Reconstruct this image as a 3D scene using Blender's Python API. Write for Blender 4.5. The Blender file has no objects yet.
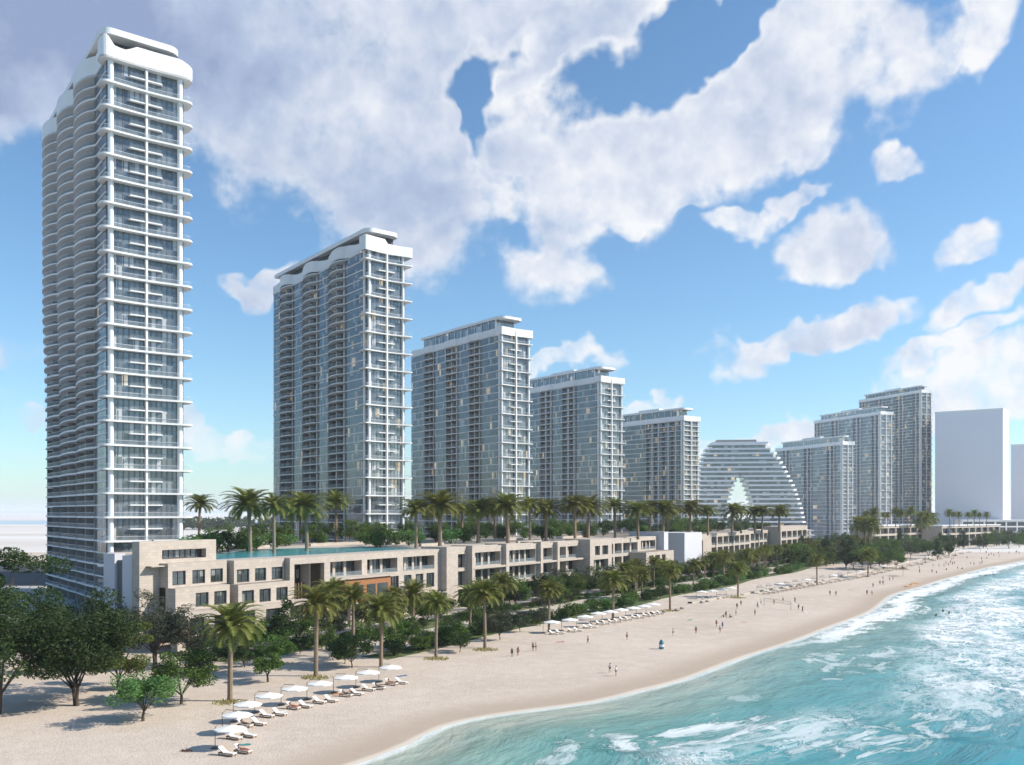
import bpy, math, random
import numpy as np
from mathutils import Vector, Matrix

R = math.radians
SC = bpy.context.scene
COL = SC.collection
F = 907.0          # focal length in pixels of a 1024 px wide frame
H = 27.0           # camera height

# ---------------------------------------------------------------- camera
cam_d = bpy.data.cameras.new("camera")
cam_d.sensor_width = 36.0
cam_d.lens = 36.0 * F / 1024.0
cam_d.shift_y = 130.5 / 1024.0
cam_d.clip_start = 1.0
cam_d.clip_end = 60000.0
cam = bpy.data.objects.new("camera", cam_d)
cam.location = (0, 0, H)
cam.rotation_euler = (R(90), 0, 0)
COL.objects.link(cam)
SC.camera = cam

# ---------------------------------------------------------------- render / exposure
SC.view_settings.view_transform = 'Standard'
SC.view_settings.look = 'None'
SC.view_settings.gamma = 1.0
SC.view_settings.exposure = 0.5
SC.render.engine = 'CYCLES'
SC.cycles.max_bounces = 6
SC.cycles.diffuse_bounces = 3
SC.cycles.glossy_bounces = 3
SC.cycles.transmission_bounces = 4
SC.cycles.transparent_max_bounces = 12
SC.cycles.volume_bounces = 2
SC.cycles.use_denoising = True
SC.cycles.caustics_reflective = False
SC.cycles.caustics_refractive = False
SC.cycles.sample_clamp_indirect = 6.0

SUN_EL, SUN_AZ = 36.0, 92.0       # azimuth clockwise from +Y: the sun stands to the right
SUN_STRENGTH = 4.3
SKY_STRENGTH = 0.103

sun_dir = Vector((math.cos(R(SUN_EL)) * math.sin(R(SUN_AZ)), math.cos(R(SUN_EL)) * math.cos(R(SUN_AZ)), math.sin(R(SUN_EL))))
sun_l = bpy.data.lights.new("sun", 'SUN')
sun_l.energy = SUN_STRENGTH
sun_l.angle = R(0.5)
sun_l.color = (1.0, 0.905, 0.79)
sun = bpy.data.objects.new("sun", sun_l)
sun.rotation_euler = (-sun_dir).to_track_quat('-Z', 'Y').to_euler()
COL.objects.link(sun)

# ---------------------------------------------------------------- node helper
class NT:
    def __init__(s, tree):
        s.t = tree
        s.t.nodes.clear()
    def n(s, typ, **kw):
        nd = s.t.nodes.new(typ)
        for k, v in kw.items():
            setattr(nd, k, v)
        return nd
    def put(s, sock, v):
        if hasattr(v, 'is_linked') or isinstance(v, bpy.types.NodeSocket):
            s.t.links.new(v, sock)
        elif v is not None:
            if hasattr(sock.default_value, '__len__') and not hasattr(v, '__len__'):
                v = (v,) * len(sock.default_value)
            elif hasattr(sock.default_value, '__len__') and len(sock.default_value) == 4 and len(v) == 3:
                v = tuple(v) + (1.0,)
            sock.default_value = v
    def math(s, op, a, b=None, c=None, clamp=False):
        nd = s.n('ShaderNodeMath', operation=op, use_clamp=clamp)
        s.put(nd.inputs[0], a)
        if b is not None: s.put(nd.inputs[1], b)
        if c is not None: s.put(nd.inputs[2], c)
        return nd.outputs[0]
    def vec(s, op, a, b=None):
        nd = s.n('ShaderNodeVectorMath', operation=op)
        s.put(nd.inputs[0], a)
        if b is not None: s.put(nd.inputs[1], b)
        return nd.outputs['Value'] if op in ('LENGTH', 'DOT_PRODUCT') else nd.outputs[0]
    def mix(s, f, a, b, blend='MIX'):
        nd = s.n('ShaderNodeMix', data_type='RGBA', blend_type=blend)
        s.put(nd.inputs['Factor'], f)
        s.put(nd.inputs[6], a); s.put(nd.inputs[7], b)
        return nd.outputs[2]
    def ramp(s, f, stops, interp='LINEAR'):
        nd = s.n('ShaderNodeValToRGB')
        cr = nd.color_ramp
        cr.interpolation = interp
        while len(cr.elements) < len(stops): cr.elements.new(0.5)
        for e, (p, c) in zip(cr.elements, stops):
            e.position = p
            if not hasattr(c, '__len__'): c = (c, c, c)
            e.color = tuple(c) + (1.0,) if len(c) == 3 else c
        s.put(nd.inputs[0], f)
        return nd.outputs[0]
    def rng(s, v, a, b, c=0.0, d=1.0, smooth=False):
        nd = s.n('ShaderNodeMapRange')
        if smooth: nd.interpolation_type = 'SMOOTHSTEP'
        s.put(nd.inputs[0], v)
        for i, q in enumerate((a, b, c, d)): nd.inputs[i + 1].default_value = q
        return nd.outputs[0]
    def noise(s, vec, scale, detail=4, rough=0.5, dist=0.0, ntype='FBM'):
        nd = s.n('ShaderNodeTexNoise')
        s.put(nd.inputs['Vector'], vec)
        nd.inputs['Scale'].default_value = scale
        nd.inputs['Detail'].default_value = detail
        nd.inputs['Roughness'].default_value = rough
        nd.inputs['Distortion'].default_value = dist
        return nd.outputs[0]
    def mapping(s, vec, loc=(0, 0, 0), rot=(0, 0, 0), scale=(1, 1, 1), typ='POINT'):
        nd = s.n('ShaderNodeMapping', vector_type=typ)
        s.put(nd.inputs[0], vec)
        nd.inputs[1].default_value = loc
        nd.inputs[2].default_value = rot
        nd.inputs[3].default_value = scale
        return nd.outputs[0]

# ---------------------------------------------------------------- sky
CLOUDS = [  # where cloud banks stand: (bearing, height, half width, half height) in thousandths of the horizon plane north of the beach, tilt, weight
    (60, 30, 330, 105, 0, 1.1), (330, 30, 350, 120, 5, 1.1), (270, 90, 220, 120, -35, 1.1), (370, 140, 170, 120, -30, 1.1), (435, 185, 90, 80, 0, 1.05), (540, 15, 200, 70, 14, 1.05),
    (545, 228, 100, 92, -15, 1.05), (560, 170, 100, 85, 0, 1.0), (650, 150, 130, 95, 20, 1.0), (740, 110, 170, 95, 22, 1.0), (845, 60, 105, 80, 15, .95), (800, 20, 110, 50, 0, .9),
    (650, 175, 110, 60, 10, .95), (915, 40, 60, 40, 30, .62), (985, 15, 60, 50, -35, .66),
    (638, 218, 34, 28, 0, .92), (790, 203, 44, 18, 20, .84), (748, 226, 46, 24, 0, .9), (845, 238, 66, 40, 8, 1.0),
    (890, 155, 42, 22, 10, .88), (790, 158, 30, 32, 0, .85), (970, 237, 48, 28, 15, .9), (690, 205, 40, 22, 0, .8),
    (820, 338, 118, 26, 14, .9), (770, 345, 50, 20, 0, .85), (1005, 285, 110, 30, 24, .80), (970, 340, 110, 22, 15, .70), (1010, 378, 160, 50, 5, .75),
    (255, 294, 50, 20, 8, .85), (-5, 335, 90, 46, 0, .88), (15, 395, 80, 20, 0, .68), (560, 372, 70, 20, 10, .5), (640, 405, 70, 18, 0, .5), (760, 440, 170, 24, 0, .72), (230, 430, 120, 22, 0, .7),
    (1290, 150, 220, 100, 10, 1.0), (1560, 350, 260, 60, 0, .85), (-500, 150, 320, 120, 0, 1.0)]
GAPS = [(640, 66, 150, 42, 32, 1.7), (740, 5, 70, 30, 35, 1.6), (492, 118, 24, 84, 8, 1.7), (520, 60, 60, 22, 35, .9), (470, 88, 30, 32, 0, 1.2), (500, 225, 26, 36, 0, .9), (610, 250, 40, 30, 0, .7)]
def build_sky():
    w = bpy.data.worlds.new("World")
    SC.world = w
    w.use_nodes = True
    w.cycles.sampling_method = 'MANUAL'; w.cycles.sample_map_resolution = 256
    t = NT(w.node_tree)
    tc = t.n('ShaderNodeTexCoord').outputs['Generated']
    sky = t.n('ShaderNodeTexSky', sky_type='NISHITA')
    sky.sun_disc = False
    sky.sun_elevation = R(SUN_EL)
    sky.sun_rotation = R(SUN_AZ)
    sky.altitude = 0.0
    sky.air_density = 1.0
    sky.dust_density = 0.5
    sky.ozone_density = 2.2
    skyc = t.vec('MULTIPLY', sky.outputs[0], (SKY_STRENGTH * .86, SKY_STRENGTH * 1.10, SKY_STRENGTH * 1.20))
    def field(vec):
        """billows: cauliflower cells on top of fractal noise"""
        wn = t.n('ShaderNodeTexNoise'); t.put(wn.inputs['Vector'], vec); wn.inputs['Scale'].default_value = 14; wn.inputs['Detail'].default_value = 3
        wv = t.vec('ADD', vec, t.vec('MULTIPLY', t.vec('SUBTRACT', wn.outputs[1], (.5, .5, .5)), (.035, .035, .035)))
        vo = t.n('ShaderNodeTexVoronoi', feature='F1'); t.put(vo.inputs['Vector'], wv)
        vo.inputs['Scale'].default_value = 17; vo.inputs['Detail'].default_value = 2.0; vo.inputs['Roughness'].default_value = .5; vo.inputs['Lacunarity'].default_value = 2.3
        f = t.noise(vec, 5.0, 10, 0.66)
        return t.math('ADD', t.math('MULTIPLY', t.math('SUBTRACT', .45, vo.outputs['Distance']), .42), t.math('MULTIPLY', t.math('SUBTRACT', f, .5), 2.3))
    n2 = t.noise(t.mapping(tc, loc=(3, 1, 7)), 3.0, 4, 0.5)
    wq = t.n('ShaderNodeTexNoise'); t.put(wq.inputs['Vector'], tc); wq.inputs['Scale'].default_value = 7.0; wq.inputs['Detail'].default_value = 4; wq.inputs['Roughness'].default_value = .6
    tw = t.vec('ADD', tc, t.vec('MULTIPLY', t.vec('SUBTRACT', wq.outputs[1], (.5, .5, .5)), (.16, .16, .16)))
    def blob(px, py, rx, ry, tilt):
        a, b = (px - 512) / F, (513 - py) / F
        d = Vector((a, 1, b)); L = d.length; d.normalize()
        right = Vector((0, 0, 1)).cross(d).normalized() * -1
        up = right.cross(d).normalized()
        m3 = Matrix((right, d, up)).transposed() @ Matrix.Rotation(R(-tilt), 3, 'Y')
        sx = rx / F / (1 + a * a); sz = ry / F / L
        mv = t.mapping(tw, loc=tuple(d), rot=tuple(m3.to_euler()), scale=(max(sx, .01), 1.0, max(sz, .008)), typ='TEXTURE')
        return t.math('SUBTRACT', 1.0, t.vec('LENGTH', mv))
    dens = None
    for (px, py, rx, ry, tilt, w) in CLOUDS:
        v = t.math('ADD', t.math('MINIMUM', t.math('MULTIPLY', blob(px, py, rx, ry, tilt), 1.9), 0.85), (w - 1.0) * 1.0 - (0.06 if rx < 110 else -0.05))
        dens = v if dens is None else t.math('SMOOTH_MAX', dens, v, 0.08)
    for (px, py, rx, ry, tilt, w) in GAPS:
        dens = t.math('SUBTRACT', dens, t.math('MULTIPLY', t.math('MAXIMUM', blob(px, py, rx, ry, tilt), 0.0), w))
    fa = field(tc)
    fb = field(t.mapping(tc, loc=tuple(sun_dir * -0.016 + Vector((0, 0, -.006)))))
    dens = t.math('ADD', t.math('ADD', dens, fa), t.math('MULTIPLY', t.math('SUBTRACT', n2, 0.5), 0.5))
    alpha = t.rng(dens, -0.08, 0.62, 0, 1, True)
    lit = t.math('SUBTRACT', fa, fb)
    thick = t.rng(dens, 0.3, 1.1, 0, 1)
    sep = t.n('ShaderNodeSeparateXYZ'); t.put(sep.inputs[0], tc)
    grey = t.rng(t.math('SUBTRACT', sep.outputs[2], t.math('MULTIPLY', sep.outputs[0], 1.1)), 0.0, 0.8, 0.22, 1.0)
    shade = t.math('ADD', t.math('MULTIPLY', t.math('MULTIPLY', thick, grey), 0.85), t.math('MULTIPLY', lit, -0.8))
    shade = t.math('ADD', shade, t.math('ADD', t.math('MULTIPLY', t.math('SUBTRACT', n2, 0.5), 1.5), t.math('MULTIPLY', t.math('SUBTRACT', grey, .3), .5)), clamp=True)
    cc = t.ramp(shade, [(0.0, (0.68, 0.685, 0.70)), (0.22, (0.56, 0.59, 0.655)), (0.6, (0.35, 0.41, 0.54)), (1.0, (0.22, 0.28, 0.43))])
    full = t.mix(t.math('MULTIPLY', alpha, 0.97), skyc, cc)
    bg = t.n('ShaderNodeBackground')
    t.put(bg.inputs[0], full)
    bg.inputs[1].default_value = 1.0
    o = t.n('ShaderNodeOutputWorld')
    t.t.links.new(bg.outputs[0], o.inputs[0])
build_sky()

# ---------------------------------------------------------------- materials
MATS = {}
def new_mat(name):
    m = bpy.data.materials.new(name)
    m.use_nodes = True
    t = NT(m.node_tree)
    out = t.n('ShaderNodeOutputMaterial')
    p = t.n('ShaderNodeBsdfPrincipled')
    t.t.links.new(p.outputs[0], out.inputs[0])
    MATS[name] = m
    return m, t, p, out

def simple(name, c, rough=0.6, var=0.12, scale=0.6, spec=0.4, bump=0.0, rnd=0.0, metal=0.0):
    m, t, p, o = new_mat(name)
    co = t.n('ShaderNodeTexCoord').outputs['Object']
    n = t.noise(co, scale, 5, 0.6)
    dark = tuple(x * (1 - var) for x in c); light = tuple(min(1, x * (1 + var)) for x in c)
    col = t.mix(n, dark, light)
    if rnd:
        ri = t.n('ShaderNodeObjectInfo').outputs['Random']
        hsv = t.n('ShaderNodeHueSaturation')
        t.put(hsv.inputs['Value'], t.rng(ri, 0, 1, 1 - rnd, 1 + rnd))
        t.put(hsv.inputs['Hue'], t.rng(ri, 0, 1, 0.5 - rnd * 0.06, 0.5 + rnd * 0.06))
        t.put(hsv.inputs['Color'], col); col = hsv.outputs[0]
    t.put(p.inputs['Base Color'], col)
    p.inputs['Roughness'].default_value = rough
    p.inputs['Specular IOR Level'].default_value = spec
    p.inputs['Metallic'].default_value = metal
    if bump:
        b = t.n('ShaderNodeBump'); b.inputs['Strength'].default_value = 0.6; b.inputs['Distance'].default_value = bump
        t.put(b.inputs['Height'], t.noise(co, scale * 6, 4, 0.6)); t.put(p.inputs['Normal'], b.outputs[0])
    return m

simple('white_render', (0.78, 0.78, 0.77), 0.5, 0.06, 0.15)
simple('white_slab', (0.74, 0.74, 0.73), 0.55, 0.08, 0.2)
simple('pale_block', (0.72, 0.73, 0.77), 0.7, 0.03, 0.01)
simple('mullion', (0.13, 0.145, 0.165), 0.4, 0.05, 0.2, metal=0.3)
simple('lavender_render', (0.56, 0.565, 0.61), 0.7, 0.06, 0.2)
simple('mullion_pale', (0.52, 0.55, 0.58), 0.4, 0.05, 0.2)
simple('partition', (0.29, 0.28, 0.27), 0.7, 0.1, 0.2)
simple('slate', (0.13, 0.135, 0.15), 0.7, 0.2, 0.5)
simple('dark_recess', (0.07, 0.075, 0.08), 0.5, 0.2, 0.5)
simple('wood', (0.33, 0.145, 0.06), 0.6, 0.25, 1.0)
simple('bronze', (0.16, 0.10, 0.075), 0.5, 0.2, 1.0)
simple('canvas', (0.80, 0.79, 0.75), 0.9, 0.04, 1.0)
simple('metal_dark', (0.08, 0.08, 0.085), 0.4, 0.1, 1.0)
simple('teak', (0.22, 0.12, 0.06), 0.7, 0.2, 2.0)
simple('cushion', (0.72, 0.69, 0.64), 0.9, 0.05, 2.0)
simple('towel', (0.62, 0.24, 0.14), 0.95, 0.1, 2.0)
simple('trunk', (0.085, 0.065, 0.05), 0.9, 0.35, 1.5, bump=0.05, spec=.2)
simple('palm_trunk', (0.25, 0.19, 0.135), 0.95, 0.4, 2.5, bump=0.08, spec=.2)
simple('dry_plant', (0.30, 0.27, 0.11), 0.9, 0.3, 1.5, spec=.1)
simple('rope', (0.75, 0.70, 0.60), 0.8)
simple('board_orange', (0.75, 0.33, 0.04), 0.5)
simple('board_blue', (0.06, 0.18, 0.24), 0.5)
simple('rock', (0.34, 0.29, 0.24), 0.9, 0.3, 1.5, bump=.1)
simple('grey_canvas', (0.50, 0.46, 0.40), 0.9)
simple('brown_canvas', (0.16, 0.09, 0.06), 0.9)

def beige_mat():
    m, t, p, o = new_mat('travertine')
    co = t.n('ShaderNodeTexCoord').outputs['Object']
    br = t.n('ShaderNodeTexBrick')
    sp = t.n('ShaderNodeSeparateXYZ'); t.put(sp.inputs[0], co)
    cx = t.n('ShaderNodeCombineXYZ'); t.put(cx.inputs[0], t.math('ADD', sp.outputs[0], sp.outputs[1])); t.put(cx.inputs[1], sp.outputs[2])
    t.put(br.inputs['Vector'], cx.outputs[0])
    br.inputs['Scale'].default_value = 1.0
    br.inputs['Brick Width'].default_value = 1.2
    br.inputs['Row Height'].default_value = 0.6
    br.inputs['Mortar Size'].default_value = 0.012
    br.inputs['Color1'].default_value = (0.53, 0.465, 0.40, 1)
    br.inputs['Color2'].default_value = (0.46, 0.405, 0.35, 1)
    br.inputs['Mortar'].default_value = (0.30, 0.26, 0.22, 1)
    n = t.noise(t.mapping(co, scale=(1, 1, .25)), 0.5, 5, 0.6)
    t.put(p.inputs['Base Color'], t.mix(t.rng(n, .3, .7, 0, .5), br.outputs[0], t.vec('MULTIPLY', br.outputs[0], (.8, .79, .78))))
    p.inputs['Roughness'].default_value = 0.75
    p.inputs['Specular IOR Level'].default_value = 0.25
beige_mat()

def glass_mat(name, base, curtain, cw, fh, lit=0.0, curt_p=0.3, tint=0.5, wallmix=None):
    """facade glass: every pane has its own interior (dark room, curtain, now and then a lamp switched on)"""
    m, t, p, o = new_mat(name)
    co = t.n('ShaderNodeTexCoord').outputs['Object']
    cell = t.vec('FLOOR', t.vec('DIVIDE', t.vec('ADD', co, (0.37, 0.37, 0.01)), (cw, cw, fh)))
    wn = t.n('ShaderNodeTexWhiteNoise', noise_dimensions='3D'); t.put(wn.inputs[0], cell)
    cell2 = t.vec('FLOOR', t.vec('DIVIDE', t.vec('ADD', co, (0.37, 0.37, 0.01)), (cw * 3, cw * 3, fh)))
    wn2 = t.n('ShaderNodeTexWhiteNoise', noise_dimensions='3D'); t.put(wn2.inputs[0], cell2)
    big = t.noise(co, 0.045, 3, 0.5)
    cur = t.math('GREATER_THAN', t.math('ADD', wn.outputs[0], t.math('MULTIPLY', wn2.outputs[0], 0.5)), 1.5 - curt_p * 1.2)
    room = t.mix(wn2.outputs[0], base, tuple(x * 0.35 for x in base))
    room = t.mix(t.math('MULTIPLY', wn.outputs[0], .4), room, tuple(x * 1.6 for x in base))
    col = t.mix(t.math('MULTIPLY', cur, t.rng(wn.outputs[0], 0, 1, .3, 1)), room, curtain)
    # floor spandrel line at the head of every storey
    sep = t.n('ShaderNodeSeparateXYZ'); t.put(sep.inputs[0], co)
    t.put(p.inputs['Base Color'], col)
    p.inputs['Roughness'].default_value = 0.06
    p.inputs['IOR'].default_value = 1.9
    p.inputs['Specular IOR Level'].default_value = tint
    # slight pillowing of the panes breaks the reflection up
    b = t.n('ShaderNodeBump'); b.inputs['Strength'].default_value = 0.25; b.inputs['Distance'].default_value = 0.25
    t.put(b.inputs['Height'], t.math('ADD', t.math('MULTIPLY', wn.outputs[0], 0.15), t.noise(co, 0.25, 2, 0.5)))
    t.put(p.inputs['Normal'], b.outputs[0])
    if lit > 0:
        wc = t.n('ShaderNodeSeparateColor'); t.put(wc.inputs[0], wn.outputs[1])
        on = t.math('MULTIPLY', t.math('GREATER_THAN', wc.outputs[1], 1 - lit * 3), t.math('GREATER_THAN', t.math('ADD', wn2.outputs[0], t.math('MULTIPLY', big, .6)), 0.98))
        p.inputs['Emission Color'].default_value = (1.0, 0.72, 0.38, 1)
        t.put(p.inputs['Emission Strength'], t.math('MULTIPLY', on, t.rng(wc.outputs[2], 0, 1, 0.04, 0.36)))
    return m
glass_mat('glass_a', (0.16, 0.185, 0.205), (0.48, 0.48, 0.48), 1.5, 3.26, 0.004, 0.26)
glass_mat('glass_b', (0.145, 0.165, 0.185), (0.46, 0.46, 0.45), 1.5, 3.3, 0.03, 0.32, .6)
glass_mat('glass_c', (0.09, 0.105, 0.12), (0.38, 0.35, 0.30), 1.5, 3.3, 0.10, 0.25)
glass_mat('glass_d', (0.21, 0.235, 0.265), (0.5, 0.52, 0.54), 3.0, 3.5, 0.03, 0.3, .7)
glass_mat('glass_room', (0.075, 0.075, 0.075), (0.34, 0.31, 0.28), 1.5, 3.26, 0.02, 0.35)
glass_mat('glass_villa', (0.05, 0.065, 0.07), (0.22, 0.22, 0.2), 1.0, 2.0, 0.0, 0.2)

def rail_mat():
    m, t, p, o = new_mat('rail_glass')
    tr = t.n('ShaderNodeBsdfTransparent'); tr.inputs[0].default_value = (0.93, 0.96, 0.97, 1)
    mx = t.n('ShaderNodeMixShader'); mx.inputs[0].default_value = 0.17
    p.inputs['Base Color'].default_value = (0.45, 0.50, 0.53, 1); p.inputs['Roughness'].default_value = 0.08
    t.t.links.new(tr.outputs[0], mx.inputs[1]); t.t.links.new(p.outputs[0], mx.inputs[2]); t.t.links.new(mx.outputs[0], o.inputs[0])
rail_mat()

def leaf_mat(name, c1, c2, scale=0.5, trans=0.25, rnd=0.15):
    m, t, p, o = new_mat(name)
    co = t.n('ShaderNodeTexCoord').outputs['Object']
    n = t.noise(co, scale, 3, 0.7)
    fine = t.noise(co, scale * 9, 2, 0.5)
    col = t.mix(t.rng(t.math('ADD', t.math('MULTIPLY', n, .5), t.math('MULTIPLY', fine, .5)), .35, .65), c1, c2)
    ri = t.n('ShaderNodeObjectInfo').outputs['Random']
    hsv = t.n('ShaderNodeHueSaturation')
    t.put(hsv.inputs['Value'], t.rng(ri, 0, 1, 1 - rnd, 1 + rnd)); t.put(hsv.inputs['Hue'], t.rng(ri, 0, 1, 0.485, 0.515)); t.put(hsv.inputs['Color'], col)
    t.put(p.inputs['Base Color'], hsv.outputs[0])
    p.inputs['Roughness'].default_value = 0.65; p.inputs['Specular IOR Level'].default_value = 0.18
    tl = t.n('ShaderNodeBsdfTranslucent'); t.put(tl.inputs[0], t.vec('MULTIPLY', hsv.outputs[0], (1.3, 1.3, .7)))
    mx = t.n('ShaderNodeMixShader'); mx.inputs[0].default_value = trans
    t.t.links.new(p.outputs[0], mx.inputs[1]); t.t.links.new(tl.outputs[0], mx.inputs[2]); t.t.links.new(mx.outputs[0], o.inputs[0])
leaf_mat('leaf_dark', (0.02, 0.042, 0.015), (0.065, 0.105, 0.035))
leaf_mat('leaf_mid', (0.045, 0.09, 0.02), (0.12, 0.19, 0.045))
leaf_mat('leaf_fresh', (0.07, 0.15, 0.045), (0.14, 0.26, 0.09))
leaf_mat('leaf_olive', (0.07, 0.085, 0.02), (0.14, 0.16, 0.04))
leaf_mat('leaf_grey', (0.05, 0.065, 0.045), (0.11, 0.125, 0.09))
leaf_mat('leaf_palm', (0.085, 0.11, 0.025), (0.23, 0.24, 0.07), 0.8, 0.25)

def ground_mats():
    # sand with footprints, drifts and a damp margin along the waterline
    m, t, p, o = new_mat('sand')
    pos = t.n('ShaderNodeNewGeometry').outputs['Position']
    d = t.n('ShaderNodeAttribute', attribute_name='shore'); d = d.outputs['Fac']
    n1 = t.noise(pos, 0.03, 5, 0.55); n2 = t.noise(pos, 0.9, 6, 0.75); n3 = t.noise(pos, 0.25, 5, 0.6)
    col = t.ramp(n1, [(0.3, (0.51, 0.43, 0.355)), (0.7, (0.61, 0.525, 0.44))])
    col = t.mix(t.rng(n2, .5, .7, 0, .55), col, (0.40, 0.32, 0.25))
    col = t.mix(t.rng(n3, .48, .62, 0, .4), col, (0.66, 0.575, 0.48))
    wet = t.rng(t.math('ADD', d, t.math('MULTIPLY', t.math('SUBTRACT', n3, .5), 5.0)), -11.0, -2.5, 0, 1, True)
    col = t.mix(t.math('MULTIPLY', wet, 0.75), col, (0.36, 0.285, 0.22))
    edge = t.rng(d, -1.6, -0.6, 0, 1, True)
    col = t.mix(t.math('MULTIPLY', edge, .8), col, (0.62, 0.56, 0.47))
    t.put(p.inputs['Base Color'], col)
    p.inputs['Roughness'].default_value = 0.95; p.inputs['Specular IOR Level'].default_value = 0.15
    b = t.n('ShaderNodeBump'); b.inputs['Strength'].default_value = 0.8; b.inputs['Distance'].default_value = 0.13
    hgt = t.math('ADD', t.math('MULTIPLY', n2, .8), t.noise(pos, 3.0, 3, .6))
    t.put(b.inputs['Height'], t.math('MULTIPLY', hgt, t.math('SUBTRACT', 1.0, wet))); t.put(p.inputs['Normal'], b.outputs[0])

    # sea
    m, t, p, o = new_mat('sea')
    sd = t.n('ShaderNodeAttribute', attribute_name='sd').outputs['Vector']
    sp = t.n('ShaderNodeSeparateXYZ'); t.put(sp.inputs[0], sd)
    s_, d_ = sp.outputs[0], sp.outputs[1]
    pos = t.n('ShaderNodeNewGeometry').outputs['Position']
    big = t.noise(t.mapping(sd, scale=(0.4, 1, 1)), 0.035, 4, 0.55)
    dd = t.math('ADD', d_, t.math('MULTIPLY', t.math('SUBTRACT', big, .5), 40.0))
    col = t.ramp(t.math('DIVIDE', dd, 140.0), [(0.0, (0.42, 0.46, 0.38)), (0.05, (0.24, 0.36, 0.30)), (0.14, (0.11, 0.31, 0.285)), (0.27, (0.045, 0.265, 0.28)), (0.42, (0.016, 0.235, 0.285)), (0.7, (0.008, 0.18, 0.25)), (1.0, (0.005, 0.13, 0.21))])
    chop = t.noise(t.mapping(sd, scale=(0.5, 1.3, 1)), 0.22, 5, 0.6, 0.4)
    col = t.mix(t.rng(chop, .4, .68, 0, .45), col, t.vec('MULTIPLY', col, (.45, .72, .8)))
    # foam: a lace of ridges that hangs behind each breaker
    wob = t.noise(t.mapping(sd, scale=(1, 1, 1)), 0.05, 3, 0.6)
    dw = t.math('ADD', d_, t.math('MULTIPLY', t.math('SUBTRACT', wob, .5), 16.0))
    lace_n = t.noise(t.mapping(sd, scale=(0.7, 1.4, 1)), 0.23, 7, 0.62, .9)
    ridge = t.math('SUBTRACT', 1.0, t.math('MULTIPLY', t.math('ABSOLUTE', t.math('SUBTRACT', lace_n, .5)), 10.0), clamp=True)
    wl = t.n('ShaderNodeTexNoise'); t.put(wl.inputs['Vector'], sd); wl.inputs['Scale'].default_value = .16; wl.inputs['Detail'].default_value = 5; wl.inputs['Roughness'].default_value = .65
    sdw = t.vec('ADD', sd, t.vec('MULTIPLY', t.vec('SUBTRACT', wl.outputs[1], (.5, .5, .5)), (13.0, 9.0, 0.0)))
    def net(scale, width):
        vo = t.n('ShaderNodeTexVoronoi', feature='DISTANCE_TO_EDGE'); t.put(vo.inputs['Vector'], t.mapping(sdw, scale=(.62, 1.15, 1))); vo.inputs['Scale'].default_value = scale
        wd = t.math('MULTIPLY', t.rng(t.noise(t.mapping(sd, loc=(17, 5, 0)), .09, 4, .6), .35, .65, .15, 1.0), width)
        return t.math('SUBTRACT', 1.0, t.math('DIVIDE', vo.outputs['Distance'], wd), clamp=True)
    crumbs = t.rng(t.noise(sd, 1.1, 5, .7), .32, .5, .25, 1)
    ridge2 = t.math('MULTIPLY', t.math('MAXIMUM', net(.20, .22), t.math('MULTIPLY', net(.5, .20), .85)), crumbs)
    patch = t.noise(t.mapping(sd, loc=(11, 3, 0), scale=(0.5, 1, 1)), 0.03, 4, 0.55)
    along = t.rng(s_, 95.0, 150.0, 0.0, 1.0, True)
    zone = t.math('MULTIPLY', t.rng(dw, 13, 22, 0, 1, True), t.rng(dw, 55, 95, 1, 0.45, True))
    lace = t.math('MULTIPLY', t.math('MAXIMUM', t.math('MULTIPLY', ridge, .55), t.rng(ridge2, .05, .5, 0, 1)), t.math('MULTIPLY', zone, t.rng(patch, .38, .53, 0, 1, True)))
    lace = t.math('MULTIPLY', lace, t.math('MAXIMUM', along, t.rng(d_, 22, 34, 0, .8, True)))
    # swash on the sand
    fz = t.noise(t.mapping(sd, scale=(.5, 1, 1)), 0.35, 6, 0.7)
    w_edge = t.math('SUBTRACT', dw, t.math('MULTIPLY', along, 5.0))
    sw_w = t.math('ADD', 0.8, t.math('MULTIPLY', along, 7.5))
    sw = t.math('SUBTRACT', 1.0, t.math('DIVIDE', t.math('ABSOLUTE', w_edge), sw_w), clamp=True)
    sw = t.math('MULTIPLY', t.rng(t.math('ADD', sw, t.math('MULTIPLY', t.math('SUBTRACT', fz, .5), 2.2)), .35, .8, 0, 1, True), t.math('MULTIPLY', along, .95))
    thin = t.math('MULTIPLY', t.rng(d_, 0.0, 1.6, 1, 0, True), .55)
    # a collapsed breaker rolling in close to the viewer, and a long crest line
    foam_c = None
    fz2 = t.noise(t.mapping(sd, loc=(5, 9, 0), scale=(.6, 1, 1)), 0.22, 9, 0.72, .6)
    for (cs, cd, ls, ld, k) in FOAM_SPOTS:
        mv = t.mapping(sd, loc=(cs, cd, 0), scale=(ls, ld, 1), typ='TEXTURE')
        q = t.math('SUBTRACT', 1.0, t.vec('LENGTH', mv))
        q = t.math('MULTIPLY', t.rng(t.math('ADD', t.math('MINIMUM', q, .45), t.math('MULTIPLY', t.math('SUBTRACT', fz2, .5), 5.0)), .2, .75, 0, 1, True), k)
        foam_c = q if foam_c is None else t.math('MAXIMUM', foam_c, q)
    foam = t.math('MAXIMUM', t.math('MAXIMUM', lace, sw), t.math('MAXIMUM', thin, foam_c), clamp=True)
    mist = t.math('MULTIPLY', t.math('MULTIPLY', zone, t.rng(patch, .44, .62, 0, .16, True)), along)
    col = t.mix(mist, col, (0.45, 0.62, 0.64))
    col = t.mix(foam, col, (0.82, 0.84, 0.84))
    t.put(p.inputs['Base Color'], col)
    t.put(p.inputs['Roughness'], t.math('ADD', 0.16, t.math('MULTIPLY', foam, .6)))
    p.inputs['IOR'].default_value = 1.33; p.inputs['Specular IOR Level'].default_value = 0.4
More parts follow.
